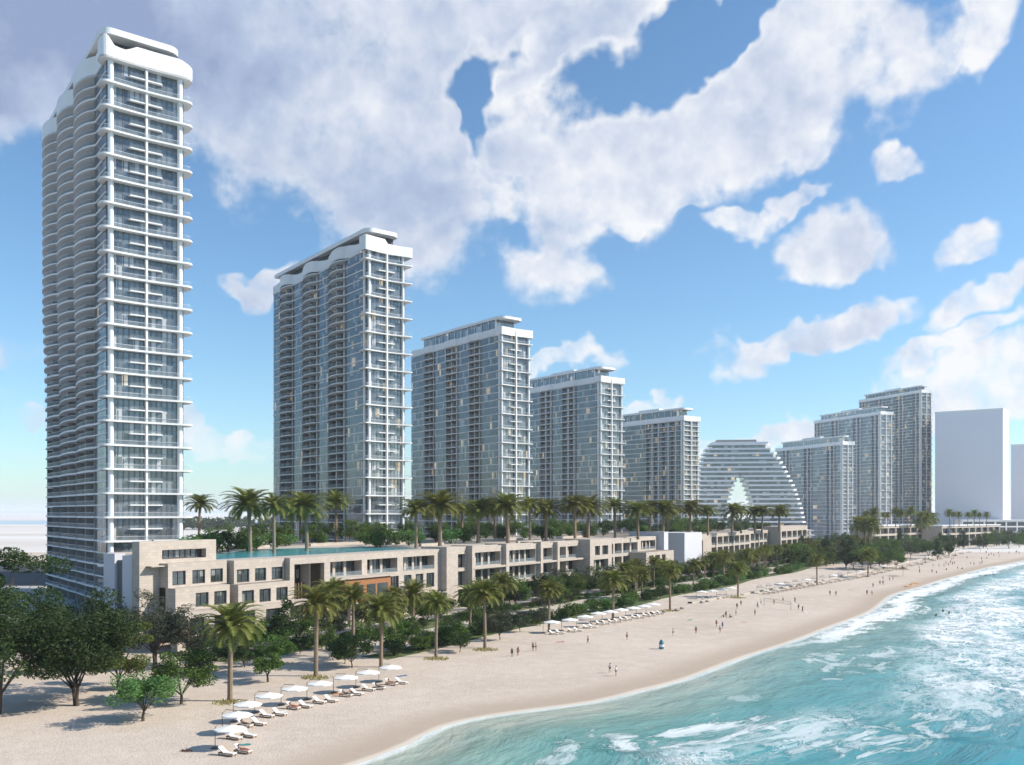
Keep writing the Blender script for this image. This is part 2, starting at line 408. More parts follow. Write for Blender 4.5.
    b = t.n('ShaderNodeBump'); b.inputs['Strength'].default_value = 0.8; b.inputs['Distance'].default_value = 0.7
    wv = t.noise(t.mapping(sd, scale=(0.45, 1, 1)), 0.35, 6, 0.62, .3)
    t.put(b.inputs['Height'], t.math('ADD', wv, t.math('MULTIPLY', foam, .3))); t.put(p.inputs['Normal'], b.outputs[0])

    m, t, p, o = new_mat('pool_water')
    pos = t.n('ShaderNodeNewGeometry').outputs['Position']
    n = t.noise(pos, 0.5, 4, .6, .5)
    t.put(p.inputs['Base Color'], t.mix(n, (0.03, 0.30, 0.38), (0.16, 0.52, 0.56))); p.inputs['Roughness'].default_value = 0.12
    b = t.n('ShaderNodeBump'); b.inputs['Strength'].default_value = 0.3; b.inputs['Distance'].default_value = 0.1
    t.put(b.inputs['Height'], t.noise(pos, 2.0, 3)); t.put(p.inputs['Normal'], b.outputs[0])

    m, t, p, o = new_mat('paving')
    pos = t.n('ShaderNodeNewGeometry').outputs['Position']
    br = t.n('ShaderNodeTexBrick'); t.put(br.inputs['Vector'], t.mapping(pos, rot=(0, 0, R(-58.26)))); br.inputs['Scale'].default_value = 1.0
    br.inputs['Brick Width'].default_value = 1.6; br.inputs['Row Height'].default_value = 0.8; br.inputs['Mortar Size'].default_value = 0.02
    br.inputs['Color1'].default_value = (0.56, 0.49, 0.41, 1); br.inputs['Color2'].default_value = (0.50, 0.43, 0.36, 1); br.inputs['Mortar'].default_value = (0.3, .27, .24, 1)
    t.put(p.inputs['Base Color'], t.mix(t.rng(t.noise(pos, .2, 5, .6), .35, .7, 0, .35), br.outputs[0], (0.36, 0.32, 0.28))); p.inputs['Roughness'].default_value = .85
    m, t, p, o = new_mat('grass')
    pos = t.n('ShaderNodeNewGeometry').outputs['Position']
    n = t.noise(pos, .35, 6, .7)
    t.put(p.inputs['Base Color'], t.ramp(n, [(.34, (0.03, 0.06, 0.015)), (.48, (0.075, 0.13, 0.03)), (.58, (0.13, 0.14, 0.05)), (.66, (0.40, 0.33, 0.26))])); p.inputs['Roughness'].default_value = .9
    b = t.n('ShaderNodeBump'); b.inputs['Distance'].default_value = .4; t.put(b.inputs['Height'], t.noise(pos, 2.5, 4, .7)); t.put(p.inputs['Normal'], b.outputs[0])
    m, t, p, o = new_mat('far_flat')
    pos = t.n('ShaderNodeNewGeometry').outputs['Position']
    n = t.noise(t.mapping(pos, scale=(.3, 1, 1)), .004, 5, .6)
    t.put(p.inputs['Base Color'], t.ramp(n, [(.35, (0.55, 0.50, 0.44)), (.65, (0.75, 0.73, 0.70))])); p.inputs['Roughness'].default_value = .9
    simple('asphalt', (0.055, 0.057, 0.062), 0.85, .15, .4)
    simple('concrete', (0.42, 0.41, 0.40), 0.85, .1, .3)
    simple('deck_floor', (0.46, 0.41, 0.35), 0.85, .12, .3)
    simple('lagoon', (0.45, 0.52, 0.56), 0.3, .1, .003)
# ---------------------------------------------------------------- geometry helpers
class MB:
    def __init__(s): s.v, s.f, s.m = [], [], []
    def quad(s, a, b, c, d, m=0):
        i = len(s.v); s.v += [tuple(a), tuple(b), tuple(c), tuple(d)]; s.f.append((i, i + 1, i + 2, i + 3)); s.m.append(m)
    def poly(s, pts, m=0):
        i = len(s.v); s.v += [tuple(p) for p in pts]; s.f.append(tuple(range(i, i + len(pts)))); s.m.append(m)
    def box(s, x0, x1, y0, y1, z0, z1, m=0):
        i = len(s.v)
        s.v += [(x0, y0, z0), (x1, y0, z0), (x1, y1, z0), (x0, y1, z0), (x0, y0, z1), (x1, y0, z1), (x1, y1, z1), (x0, y1, z1)]
        for q in ((0, 3, 2, 1), (4, 5, 6, 7), (0, 1, 5, 4), (1, 2, 6, 5), (2, 3, 7, 6), (3, 0, 4, 7)):
            s.f.append(tuple(i + k for k in q)); s.m.append(m)
    def prism(s, pts, z0, z1, m=0, cap=True):
        i = len(s.v); n = len(pts)
        s.v += [(p[0], p[1], z0) for p in pts] + [(p[0], p[1], z1) for p in pts]
        for k in range(n):
            s.f.append((i + k, i + (k + 1) % n, i + n + (k + 1) % n, i + n + k)); s.m.append(m)
        if cap:
            s.f.append(tuple(i + n + k for k in range(n))); s.m.append(m)
            s.f.append(tuple(i + k for k in reversed(range(n)))); s.m.append(m)
    def strip(s, pts, z0, z1, m=0):
        i = len(s.v); n = len(pts)
        z0f = z0 if callable(z0) else (lambda p: z0); z1f = z1 if callable(z1) else (lambda p: z1)
        s.v += [(p[0], p[1], z0f(p)) for p in pts] + [(p[0], p[1], z1f(p)) for p in pts]
        for k in range(n - 1):
            s.f.append((i + k, i + k + 1, i + n + k + 1, i + n + k)); s.m.append(m)
    def tube(s, pts, rad, n=6, m=0, cap=True):
        i0 = len(s.v); pts = [Vector(p) for p in pts]
        for k, p in enumerate(pts):
            d = (pts[min(k + 1, len(pts) - 1)] - pts[max(k - 1, 0)]).normalized()
            a = d.cross(Vector((0, 0, 1)) if abs(d.z) < .95 else Vector((1, 0, 0))).normalized(); b = d.cross(a)
            r = rad[k] if hasattr(rad, '__len__') else rad
            for j in range(n):
                an = 2 * math.pi * j / n
                s.v.append(tuple(p + a * r * math.cos(an) + b * r * math.sin(an)))
        for k in range(len(pts) - 1):
            for j in range(n):
                s.f.append((i0 + k * n + j, i0 + k * n + (j + 1) % n, i0 + (k + 1) * n + (j + 1) % n, i0 + (k + 1) * n + j)); s.m.append(m)
        if cap:
            s.f.append(tuple(i0 + j for j in range(n))); s.m.append(m)
            s.f.append(tuple(i0 + (len(pts) - 1) * n + j for j in reversed(range(n)))); s.m.append(m)
    def mesh(s, name, mats, smooth=False):
        me = bpy.data.meshes.new(name)
        me.from_pydata(s.v, [], s.f)
        for mm in (mats if isinstance(mats, (list, tuple)) else [mats]): me.materials.append(MATS[mm])
        if any(s.m): me.polygons.foreach_set('material_index', s.m)
        if smooth: me.polygons.foreach_set('use_smooth', [True] * len(me.polygons))
        me.update()
        return me
    def build(s, name, mats, parent=None, smooth=False):
        return obj(name, s.mesh(name, mats, smooth), parent)

def obj(name, me, parent=None):
    o = bpy.data.objects.new(name, me)
    COL.objects.link(o)
    if parent is not None: o.parent = parent
    return o
def tag(o, label=None, cat=None, group=None, kind=None):
    if label: o['label'] = label
    if cat: o['category'] = cat
    if group: o['group'] = group
    if kind: o['kind'] = kind
    return o
def thing(name, label, cat, loc=(0, 0, 0), rz=0.0, group=None, scale=1.0):
    o = bpy.data.objects.new(name, None); COL.objects.link(o)
    o.location = loc; o.rotation_euler = (0, 0, rz); o.scale = (scale,) * 3 if not hasattr(scale, '__len__') else scale
    o.empty_display_size = 0.5
    return tag(o, label, cat, group)
CHILD = {}
def kids(o): return [c for c in ALLOBJ_CHILDREN.get(o.name, [])]
ALLOBJ_CHILDREN = {}
def part(name, me, parent, label=None):
    o = obj(name, me, parent); ALLOBJ_CHILDREN.setdefault(parent.name, []).append(o)
    if label: o['label'] = label
    return o
def dup(root, loc, rz, label, group=None, scale=1.0):
    c = root.copy(); COL.objects.link(c); c.location = loc; c.rotation_euler = (0, 0, rz)
    c.scale = (scale,) * 3 if not hasattr(scale, '__len__') else scale
    c['label'] = label
    if group: c['group'] = group
    def rec(a, b):
        for ch in kids(a):
            d = ch.copy(); COL.objects.link(d); d.parent = b; rec(ch, d)
    rec(root, c)
    return c
class Kind:
    """first call moves the prototype itself, later calls copy it"""
    def __init__(s, root): s.root, s.used = root, False
    def place(s, loc, rz, label, group=None, scale=1.0):
        if not s.used:
            s.used = True; r = s.root
            r.location = loc; r.rotation_euler = (0, 0, rz); r.scale = (scale,) * 3 if not hasattr(scale, '__len__') else scale
            r['label'] = label
            if group: r['group'] = group
            return r
        return dup(s.root, loc, rz, label, group, scale)
ONES = ['', 'first', 'second', 'third', 'fourth', 'fifth', 'sixth', 'seventh', 'eighth', 'ninth', 'tenth', 'eleventh', 'twelfth', 'thirteenth', 'fourteenth', 'fifteenth', 'sixteenth', 'seventeenth', 'eighteenth', 'nineteenth']
TENS = {20: 'twent', 30: 'thirt', 40: 'fort', 50: 'fift', 60: 'sixt', 70: 'sevent', 80: 'eight', 90: 'ninet'}
def ordw(n):
    if n < 20: return ONES[n]
    if n == 100: return 'hundredth'
    if n > 100: return 'hundred and ' + ordw(n - 100)
    t_, o_ = n // 10 * 10, n % 10
    return TENS[t_] + ('ieth' if o_ == 0 else 'y-' + ONES[o_])

def P(px, py, z=0.0):
    Y = F * (H - z) / (py - 513.0)
    return Vector(((px - 512.0) / F * Y, Y, z))
ROW = Vector((0.5259, 0.8505, 0)); SEA = Vector((0.8505, -0.5259, 0)); ORG = Vector((-70, 175, 0)); ROWA = math.atan2(ROW.y, ROW.x)
def UV(u, v, z=0.0):       # u along the terrace building, v towards the sea
    p = ORG + ROW * u + SEA * v
    return Vector((p.x, p.y, z))

# ---------------------------------------------------------------- shoreline
SH_PX = [(345, 765), (460, 720), (594, 700), (640, 689), (687, 677), (741, 657), (794, 640), (833, 625), (872, 610), (894, 594), (922, 586), (940, 580), (966, 573), (990, 566.5), (1024, 560)]
shore = [P(*q) for q in SH_PX]
first = (shore[0] - shore[2]).normalized(); last = (shore[-1] - shore[-4]).normalized()
shore = [shore[0] + first * 260 + Vector((-130, 30, 0)), shore[0] + first * 60] + shore + [shore[-1] + last * 400, shore[-1] + last * 3000 + Vector((2500, 0, 0)), shore[-1] + Vector((30000, 9000, 0))]
# smooth with Catmull-Rom
def catmull(pts, n=8):
    out = []
    for i in range(len(pts) - 1):
        p0 = pts[max(i - 1, 0)]; p1 = pts[i]; p2 = pts[i + 1]; p3 = pts[min(i + 2, len(pts) - 1)]
        if (p2 - p1).length > 250: out += [p1.lerp(p2, k / n) for k in range(n)]; continue
        for k in range(n):
            t = k / n
            out.append(0.5 * ((2 * p1) + (p2 - p0) * t + (2 * p0 - 5 * p1 + 4 * p2 - p3) * t * t + (3 * p1 - p0 - 3 * p2 + p3) * t ** 3))
    return out + [pts[-1]]
SHL = np.array([(p.x, p.y) for p in catmull(shore)])
S_CUM = np.concatenate([[0], np.cumsum(np.linalg.norm(np.diff(SHL, axis=0), axis=1))])
S_ZERO = S_CUM[np.argmin(np.linalg.norm(SHL - np.array(P(345, 765))[:2], axis=1))]
def shore_sd(xy):
    """signed distance (positive out at sea) and position along the shore"""
    best = np.full(len(xy), 1e12); sd = np.zeros(len(xy)); sa = np.zeros(len(xy))
    for i in range(len(SHL) - 1):
        a = SHL[i]; b = SHL[i + 1]; ab = b - a; L2 = ab @ ab
        t = np.clip(((xy - a) @ ab) / L2, 0, 1)
        q = a + t[:, None] * ab; d2 = ((xy - q) ** 2).sum(1)
        k = d2 < best - 1e-9
        cr = ab[0] * (xy[:, 1] - a[1]) - ab[1] * (xy[:, 0] - a[0])
        best[k] = d2[k]; sd[k] = (np.sqrt(d2) * np.where(cr < 0, 1, -1))[k]; sa[k] = (S_CUM[i] + t * np.sqrt(L2))[k]
    return sd, sa - S_ZERO
def SD(px, py):
    p = P(px, py, -0.35); d, s = shore_sd(np.array([[p.x, p.y]])); return float(s[0]), float(d[0])
FOAM_SPOTS = []
for (px, py, ls, ld, k) in [(668, 745, 17, 6.5, .72), (640, 737, 8, 4.0, .65), (610, 690, 6, 4, .35), (905, 588, 30, 8, .9), (955, 578, 25, 7, .7), (925, 611, 14, 2.0, .9), (1000, 640, 40, 10, .5), (860, 662, 22, 9, .55), (980, 700, 20, 8, .55), (900, 735, 12, 6, .6), (560, 757, 20, 2.6, .45), (745, 700, 3.5, 2.5, .3)]:
    s, d = SD(px, py); FOAM_SPOTS.append((s, d, ls, ld, k))
ground_mats()

def axis(lo, hi, step, far_lo, far_hi, g=1.35):
    a = list(np.arange(lo, hi + step, step)); st = step
    x = a[-1]
    while x < far_hi: st *= g; x += st; a.append(x)
    st = step; x = a[0]; pre = []
    while x > far_lo: st *= g; x -= st; pre.append(x)
    return np.array(pre[::-1] + a)
def grid_mesh(name, xs, ys, zfun, mat, keep=None):
    X, Y = np.meshgrid(xs, ys); xy = np.stack([X.ravel(), Y.ravel()], 1)
    sd, sa = shore_sd(xy)
    z = zfun(xy, sd, sa)
    nx, ny = len(xs), len(ys)
    idx = np.arange(nx * ny).reshape(ny, nx)
    q = np.stack([idx[:-1, :-1], idx[:-1, 1:], idx[1:, 1:], idx[1:, :-1]], -1).reshape(-1, 4)
    if keep is not None:
        kk = keep(sd)[q].any(1); q = q[kk]
        used = np.unique(q); rem = np.full(nx * ny, -1); rem[used] = np.arange(len(used)); q = rem[q]; xy = xy[used]; z = z[used]; sd = sd[used]; sa = sa[used]
    me = bpy.data.meshes.new(name)
    me.vertices.add(len(xy)); me.vertices.foreach_set('co', np.column_stack([xy, z]).astype(np.float32).ravel())
    me.loops.add(q.size); me.loops.foreach_set('vertex_index', q.ravel().astype(np.int32))
    me.polygons.add(len(q)); me.polygons.foreach_set('loop_start', np.arange(0, q.size, 4, dtype=np.int32)); me.polygons.foreach_set('loop_total', np.full(len(q), 4, dtype=np.int32))
    me.update(calc_edges=True)
    at = me.attributes.new('shore', 'FLOAT', 'POINT'); at.data.foreach_set('value', sd.astype(np.float32))
    at = me.attributes.new('sd', 'FLOAT_VECTOR', 'POINT'); at.data.foreach_set('vector', np.column_stack([sa, sd, sd * 0]).astype(np.float32).ravel())
    me.polygons.foreach_set('use_smooth', [True] * len(q))
    me.materials.append(MATS[mat])
    return obj(name, me)
def zsand(xy, sd, sa):
    return np.where(sd > -6, -0.35 * np.clip((sd + 6) / 6, 0, 1) - np.clip(sd, 0, 40) * 0.10, 0.0)
tag(grid_mesh('ground', axis(-160, 420, 4, -40000, 40000), axis(-40, 560, 4, -3000, 45000), zsand, 'sand'), kind='structure')
rs = np.random.RandomState(3)
def zsea(xy, sd, sa):
    z = np.full(len(sd), -0.35)
    near = np.exp(-np.clip(sd, 0, None) / 200)
    for k in range(7):
        wl = [26, 17, 11, 8, 6, 5, 4.2][k]; amp = [.45, .30, .17, .11, .07, .05, .03][k]; tilt = rs.uniform(-.5, .5)
        ph = 2 * math.pi * (sd * math.cos(tilt) + sa * math.sin(tilt)) / wl + rs.uniform(0, 6) + 1.5 * np.sin(sa / (40 + 9 * k))
        z += amp * np.clip(sd / 12, 0, 1) * (1 - np.abs(np.sin(ph / 2)) * 1.0) * near
    return z
tag(grid_mesh('sea', axis(-60, 420, 1.5, -6000, 40000, 1.3), axis(-20, 620, 1.5, -3000, 20000, 1.3), zsea, 'sea', keep=lambda sd: sd > -7), kind='structure')

def sheet(name, pts, z, mat, kerb=0.0):
    m = MB()
    m.prism([(p[0], p[1]) for p in pts], z - max(kerb, .002) - 0.3, z, 0)
    return tag(m.build(name, mat), kind='structure')
def band(u0, u1, v0, v1, bend=None, n=40):
    f = bend or (lambda u: 0.0)
    a = [UV(u0 + (u1 - u0) * k / n, v1 + f(u0 + (u1 - u0) * k / n)) for k in range(n + 1)]
    b = [UV(u0 + (u1 - u0) * k / n, v0 + f(u0 + (u1 - u0) * k / n)) for k in range(n + 1)]
    return a + b[::-1]
wig = lambda u: 1.6 * math.sin(u / 23.0) + 1.2 * math.sin(u / 9.0 + 1)
# far flats, lagoon strip, roads behind the first tower
far = MB(); far.prism([(-9000, 620), (1500, 620), (9000, 900), (16000, 30000), (-30000, 30000)], -0.25, 0.03); tag(far.build('far_flats', 'far_flat'), kind='structure')
sheet('lagoon', [(-7000, 2100), (2500, 2100), (3000, 3300), (-8000, 3300)], 0.06, 'lagoon')
sheet('grass_strip', [(-700, 462), (-120, 462), (-120, 500), (-700, 500)], 0.09, 'grass')
sheet('road', [(-700, 335), (-145, 335), (-128, 462), (-700, 462)], 0.05, 'asphalt')
sheet('tower_forecourt', [(-520, 195), (-95, 195), (-88, 180), (-80, 240), (-60, 300), (-150, 334), (-520, 334)], 0.12, 'concrete')
sheet('service_road', [(-300, 184), (-88, 184), (-84, 194), (-300, 194)], 0.02, 'asphalt')
sheet('building_path', band(-12, 560, 5, 12, wig), 0.10, 'paving', .1)
sheet('promenade', band(-22, 560, 23, 33, lambda u: .7 * wig(u)), 0.12, 'paving', .1)
sheet('planting_bed', band(0, 560, 12.2, 22.5, lambda u: .85 * wig(u)), 0.05, 'grass')
sheet('front_bed', band(0, 560, 0.3, 4.6, wig, 40), 0.06, 'grass')
sheet('hedge_bed', band(18, 520, 36.5, 43.0, lambda u: 1.5 * math.sin(u / 15)), 0.07, 'grass')
# ---------------------------------------------------------------- towers
def arc(cx, cy, r, a0, a1, n=5):
    return [(cx + r * math.cos(R(a0 + (a1 - a0) * k / n)), cy + r * math.sin(R(a0 + (a1 - a0) * k / n))) for k in range(n + 1)]

class Tower:
    """local frame: the corner nearest the beach is the origin, +x along the narrow face, +y along the long face"""
    def __init__(s, name, label, loc, rz, W, L, floors, fh, style, bays, wave, glass, recess=1.5, dbl=None):
        s.dbl = (style in ('round', 'sharp')) if dbl is None else dbl
        s.W, s.L, s.N, s.fh, s.st, s.bays, s.wave, s.glass, s.rec = W, L, floors, fh, style, bays, wave, glass, recess
        s.e = thing(name, label, 'tower', loc, rz, 'residential towers along the beach')
        s.build()
    def bay_at(s, y):
        b = s.bays; acc = 0; tot = sum(q[0] for q in b); k = s.L / tot
        for (ln, typ) in b:
            if y <= acc + ln * k + 1e-6: return typ, (y - acc) / (ln * k), acc, ln * k
            acc += ln * k
        return b[-1][1], 1, acc - b[-1][0] * k, b[-1][0] * k
    def left_x(s, y, amp):
        """edge of the floor plate on the long side"""
        typ, t, _, _ = s.bay_at(y)
        if typ == 'w':      # swelling balcony: slow rise, quick return
            u = t ** 0.8
            return -0.15 - amp * (math.sin(math.pi * u) ** 0.8)
        if typ == 'b': return -0.2 - 0.9 * min(1, amp)
        return -0.12
    def plate(s, f, big):
        W, L = s.W, s.L; top = f / s.N
        amp = s.wave * min(1.0, max(0.12, (top - 0.12) / 0.5))
        pts = []
        if big:
            ox = 2.3 if s.st != 'plain' else 1.7
            oy = 2.3 if s.st != 'plain' else 1.8; r = 1.9 if s.st == 'round' else 1.0
            mid = 0.75 if s.st == 'round' else 0.55
            pts += arc(-ox * .8 + r, -oy + r, r, 180, 270)
            n = 14
            for k in range(1, n):
                t = k / n; x = -ox * .8 + r + t * (W + ox * 1.8 - 2 * r)
                pts.append((x, -oy + (oy - oy * mid) * (math.sin(math.pi * t) ** 1.2)))
            pts += arc(W + ox - r, -oy + r, r, 270, 360)
            pts += [(W + ox, 3.0), (W + 0.9, 5.5)]
        else:
            pts += [(0.3, 0.35), (W - .05, 0.35)]
        for k in range(1, 9):
            y = 6 + (L - 6) * k / 9; pts.append((W + .4 + (.5 * (k % 2)), y))
        pts += [(W + .3, L + .3), (-.1, L + .3)]
        n = int(L / 1.3)
        y_end = 4.0 if big else 0.8
        for k in range(n + 1):
            y = L - 0.1 - (L - 0.1 - y_end) * k / n
            pts.append((s.left_x(y, amp), y))
        if big: pts += [(-ox * .8 + .2, 2.2)]
        return pts
    def wall(s, f):
        """glass line, from the back left corner round the front to the back right corner"""
        rec = s.rec; pts = []; L, W = s.L, s.W
        y = L; b = []; acc = 0; tot = sum(q[0] for q in s.bays); k = L / tot
        for (ln, typ) in s.bays:
            b.append((acc, acc + ln * k, typ)); acc += ln * k
        for (a, c, typ) in reversed(b):
            x = rec if typ in 'wb' else 0.12
            pts += [(x, c - 0.02), (x, a + 0.02)]
        pts += [(0.12, 0.12), (W - .12, 0.12), (W - .12, L - .1), (0.3, L - .1)]
        return pts
    def build(s):
        N, fh, W, L = s.N, s.fh, s.W, s.L
        core = MB(); core.box(3.2, W - 1.5, 2.4, L - 1.5, 0, N * fh)
        core.build('core', 'dark_recess', s.e)
        dbl = s.dbl; s.small_rails = []
        wl = s.wall(0)
        cut = 0
        for f in range(1, N + 1):
            z = f * fh
            big = (f % 2 == 0) if dbl else True
            pts = s.plate(f, big)
            m = MB(); th = (0.5 if big else .36) if s.st == 'round' else 0.38
            m.prism(pts, z - th, z)
            m.build('floor_slab', 'white_slab', s.e)
            g = MB(); nf_ = len(wl) - 4
            g.strip(wl[:nf_ + 1], z - fh, z - .42); g.strip(wl[nf_:nf_ + 2], z - fh, z - .42 if big else z); g.strip(wl[nf_ + 1:], z - fh, z - .42)
            # mullions of this storey stand as ribs on the glass
            g2 = g
            for i in range(len(wl) - 1):
                a = Vector(wl[i]).to_3d(); b = Vector(wl[i + 1]).to_3d(); d = b - a
                if d.length < 1.2 or i == len(wl) - 2: continue
                nrm = Vector((d.y, -d.x, 0)).normalized()
                if i == len(wl) - 3 and d.length > 30: continue
                cnt = max(1, round(d.length / (1.5 if s.st != 'far' else 3)))
                for k in range(cnt + 1):
                    p = a + d * (k / cnt); u = d.normalized() * .13
                    q0 = p - u + nrm * .10; q1 = p + u + nrm * .10
                    g2.quad((q0.x, q0.y, z - fh), (q1.x, q1.y, z - fh), (q1.x, q1.y, z - .42), (q0.x, q0.y, z - .42), 1)
                if dbl or True:
                    p0 = a + nrm * .08; p1 = b + nrm * .08; zz = z - fh + 1.0
                    g2.quad((p0.x, p0.y, zz), (p1.x, p1.y, zz), (p1.x, p1.y, zz + .09), (p0.x, p0.y, zz + .09), 1)
            g.build('window_band', [s.glass , 'mullion'], s.e)
            if f < N:
                inner = pts[:]
                rl = MB()
                if big:
                    k0 = [i for i, p in enumerate(pts) if p[1] < 5.2 or p[0] > W][:24]
                    fr = [p for p in pts if p[1] < 3.2 and p[0] > -9][:22]
                    cx, cy = W / 2, 6
                    fr = [(p[0] + (0.15 if p[0] < cx else -.15), p[1] + .15) for p in fr]
                    rl.strip(fr, z, z + 1.05, 0); rl.strip(fr, z + 1.02, z + 1.12, 1)
                ls = [(p[0] + .12, p[1]) for p in pts if p[0] < -0.11 and p[1] > 3.9 and p[1] < L]
                runs = [[]]
                for p in ls:
                    if s.bay_at(p[1])[0] in 'wb': runs[-1].append(p)
                    elif runs[-1]: runs.append([])
                if rl.f: rl.build('front_railing', ['rail_glass', 'mullion_pale'], s.e)
                for r_ in runs:
                    if len(r_) > 1: s.small_rails.append((r_[-1][1], -f, r_, z))
            if dbl and not big and f > 2:
                b = MB(); x0, x1 = W * .27, W * .72
                b.prism([(x0, -.1), (x0 + .4, -1.1), (x1 - .4, -1.1), (x1, -.1)], z - .35, z)
                b.strip([(x0 + .1, -.3), (x0 + .45, -1.0), (x1 - .45, -1.0), (x1 - .1, -.3)], z, z + 1.0, 1)
                b.build('small_balcony', ['white_slab', 'rail_glass'], s.e)
        s.small_rails.sort(key=lambda q: (round(q[0] / 8), q[1]))
        rest = MB()
        for i, (_, _, r_, z) in enumerate(s.small_rails):
            m = MB() if i < 99 else rest
            m.strip(r_, z, z + 1.05, 0); m.strip(r_, z + 1.02, z + 1.12, 1)
            if i < 99: m.build('balcony_railing', ['rail_glass', 'mullion_pale'], s.e)
        if rest.f: rest.build('balcony_railing', ['rail_glass', 'mullion_pale'], s.e)['kind'] = 'stuff'
        # party walls between the bays of the long face
        acc = 0; tot = sum(q[0] for q in s.bays); k = L / tot
        for i, (ln, typ) in enumerate(s.bays):
            acc += ln * k
            if i < len(s.bays) - 1 and (typ in 'wb' or s.bays[i + 1][1] in 'wb'):
                m = MB(); m.box(-.25, s.rec + .3, acc - .16, acc + .16, 0, N * fh - .5); m.build('party_wall', 'partition', s.e)
            if typ in 'wb':
                m = MB(); c = acc - ln * k * .5; m.box(-.05, s.rec + .25, c - .12, c + .12, 0, N * fh - .5); m.build('party_wall', 'partition', s.e)
                for tt in ((.3, .72) if s.st != 'round' else (.12, .36, .62, .84)):
                    m = MB(); c = acc - ln * k * tt; m.box(s.rec - .25, s.rec + .05, c - (.6 if s.st != 'round' else 1.1), c + (.6 if s.st != 'round' else 1.1), 0, N * fh - .5); m.build('wall_panel', 'partition' if s.st == 'round' else 'white_render', s.e)
        # corner columns and the slim fin on the beach face
        for cx in ((1.1, W - 1.1) if s.st != 'plain' else (0.2, W - .2)):
            m = MB(); rr = .75 if s.st == 'round' else .55
            m.prism(arc(cx, -0.35, rr, 0, 342, 19), 0, N * fh, 0); m.build('column', 'white_render', s.e)
        m = MB(); fx = W * .5
        m.box(fx - .28, fx + .28, -1.25 if dbl else -1.3, 0.1, 8, N * fh + (2 if dbl else 0)); m.build('fin', 'white_render', s.e)
        if s.st == 'sharp' or s.st == 'plain':
            m = MB(); m.box(-.35, .05, .5, 1.7, 0, N * fh); m.build('corner_pier', 'white_render', s.e)
        getattr(s, 'crown_' + s.st)(N * fh)
    def crown_round(s, z):
        W, L = s.W, s.L
        o = s.plate(s.N, True)
        # parapet: one flowing ribbon, higher towards the left corner
        def top(p):
            x = p[0]
            sm = lambda q: max(0, min(1, q)) ** 2 * (3 - 2 * max(0, min(1, q)))
            rgt = 1.6 * sm((x - (W - 2)) / 4.5)
            if p[1] < 3.5: return z + 2.9 + 1.8 * sm((x - W * .22) / (W * .16)) + 3.2 * sm(1 - (x + 1.0) / 3.0) - 1.2 * sm((-x - .2) / 1.6) - rgt
            if x < 1: return z + 4.6 + 1.2 * math.exp(-p[1] / 14)
            return z + 4.6 - rgt
        m = MB(); ring = o + [o[0]]
        m.strip(ring, z - .4, top)
        inn = [(p[0] + (.5 if p[0] < W / 2 else -.5), p[1] + (.5 if p[1] < L / 2 else -.5)) for p in ring]
        m.strip(inn[::-1], z - .1, top)
        i0 = len(m.v)
        for a, b, c, d in zip(ring, ring[1:], inn, inn[1:]):
            m.quad((a[0], a[1], top(a)), (b[0], b[1], top(b)), (d[0], d[1], top(d)), (c[0], c[1], top(c)))
        m.build('parapet', 'white_render', s.e)
        m = MB(); m.box(2.2, W - 3.2, 2.8, L - 4, z, z + 6.2); m.build('penthouse', 'glass_c', s.e)
        m = MB(); pts = arc(1.6, 1.4, 2.8, 180, 270, 8) + arc(W - 4.2, 1.4 + .6, 3.4, 270, 360, 8) + [(W - .8, L - 6), (-.6, L - 6)]
        pts = [(p[0] - .3, p[1] - .3) for p in pts]
        m.prism(pts, z + 6.2, z + 7.9); m.build('roof', 'white_render', s.e)
    def crown_sharp(s, z):
        W, L = s.W, s.L
        m = MB(); o = s.plate(s.N, True); ring = o + [o[0]]
        def lobe(y): return 0.5 - .5 * math.cos(2 * math.pi * (y - 4) / (L / 3.2))
        def top(p): return z + 3.4 + (1.7 * lobe(p[1]) if p[0] < 1 and p[1] > 4 else (1.6 if p[0] < W * .45 else 0))
        def bot(p): return z - .4 + (1.1 * lobe(p[1]) * min(1, p[1] / 20) if p[0] < 1 and p[1] > 4 else 0)
        m.strip(ring, bot, top)
        inn = [(p[0] + (.5 if p[0] < W / 2 else -.5), p[1] + (.5 if p[1] < L / 2 else -.5)) for p in ring]
        m.strip(inn[::-1], bot, top)
        for a, b, c, d in zip(ring, ring[1:], inn, inn[1:]):
            m.quad((a[0], a[1], top(a)), (b[0], b[1], top(b)), (d[0], d[1], top(d)), (c[0], c[1], top(c)))
        m.build('parapet', 'white_render', s.e)
        m = MB(); m.box(2.6, W - 3.4, 3, L - 3, z, z + 6.9); m.build('penthouse', 'dark_recess', s.e)
        m = MB(); m.prism(arc(3.0, 2.2, 3.0, 180, 270, 8) + arc(W - 5.6, 2.2, 3.0, 270, 360, 8) + [(W - 2.6, L - 1), (.0, L - 1)], z + 6.9, z + 8.4); m.build('roof', 'white_render', s.e)
    def crown_plain(s, z, h=3.2):
        W, L = s.W, s.L
        m = MB(); o = s.plate(s.N, True); ring = o + [o[0]]
        top = lambda p: z + h
        m.strip(ring, z - .4, top)
        inn = [(p[0] + (.5 if p[0] < W / 2 else -.5), p[1] + (.5 if p[1] < L / 2 else -.5)) for p in ring]
        m.strip(inn[::-1], z - .2, top)
        for a, b, c, d in zip(ring, ring[1:], inn, inn[1:]):
            m.quad((a[0], a[1], top(a)), (b[0], b[1], top(b)), (d[0], d[1], top(d)), (c[0], c[1], top(c)))
        m.build('parapet', 'white_render', s.e)
        g = MB(); g.box(1.6, W - 4, 6, L - 10, z, z + h + 4.4); g.build('penthouse', s.glass, s.e)
        for k in range(int(L / 6) - 1):
            y = 6 + k * (L - 16.5) / (int(L / 6) - 2)
            m = MB(); m.box(1.25, 1.7, y - .2, y + .2, z, z + h + 4.5); m.build('penthouse_column', 'white_render', s.e)
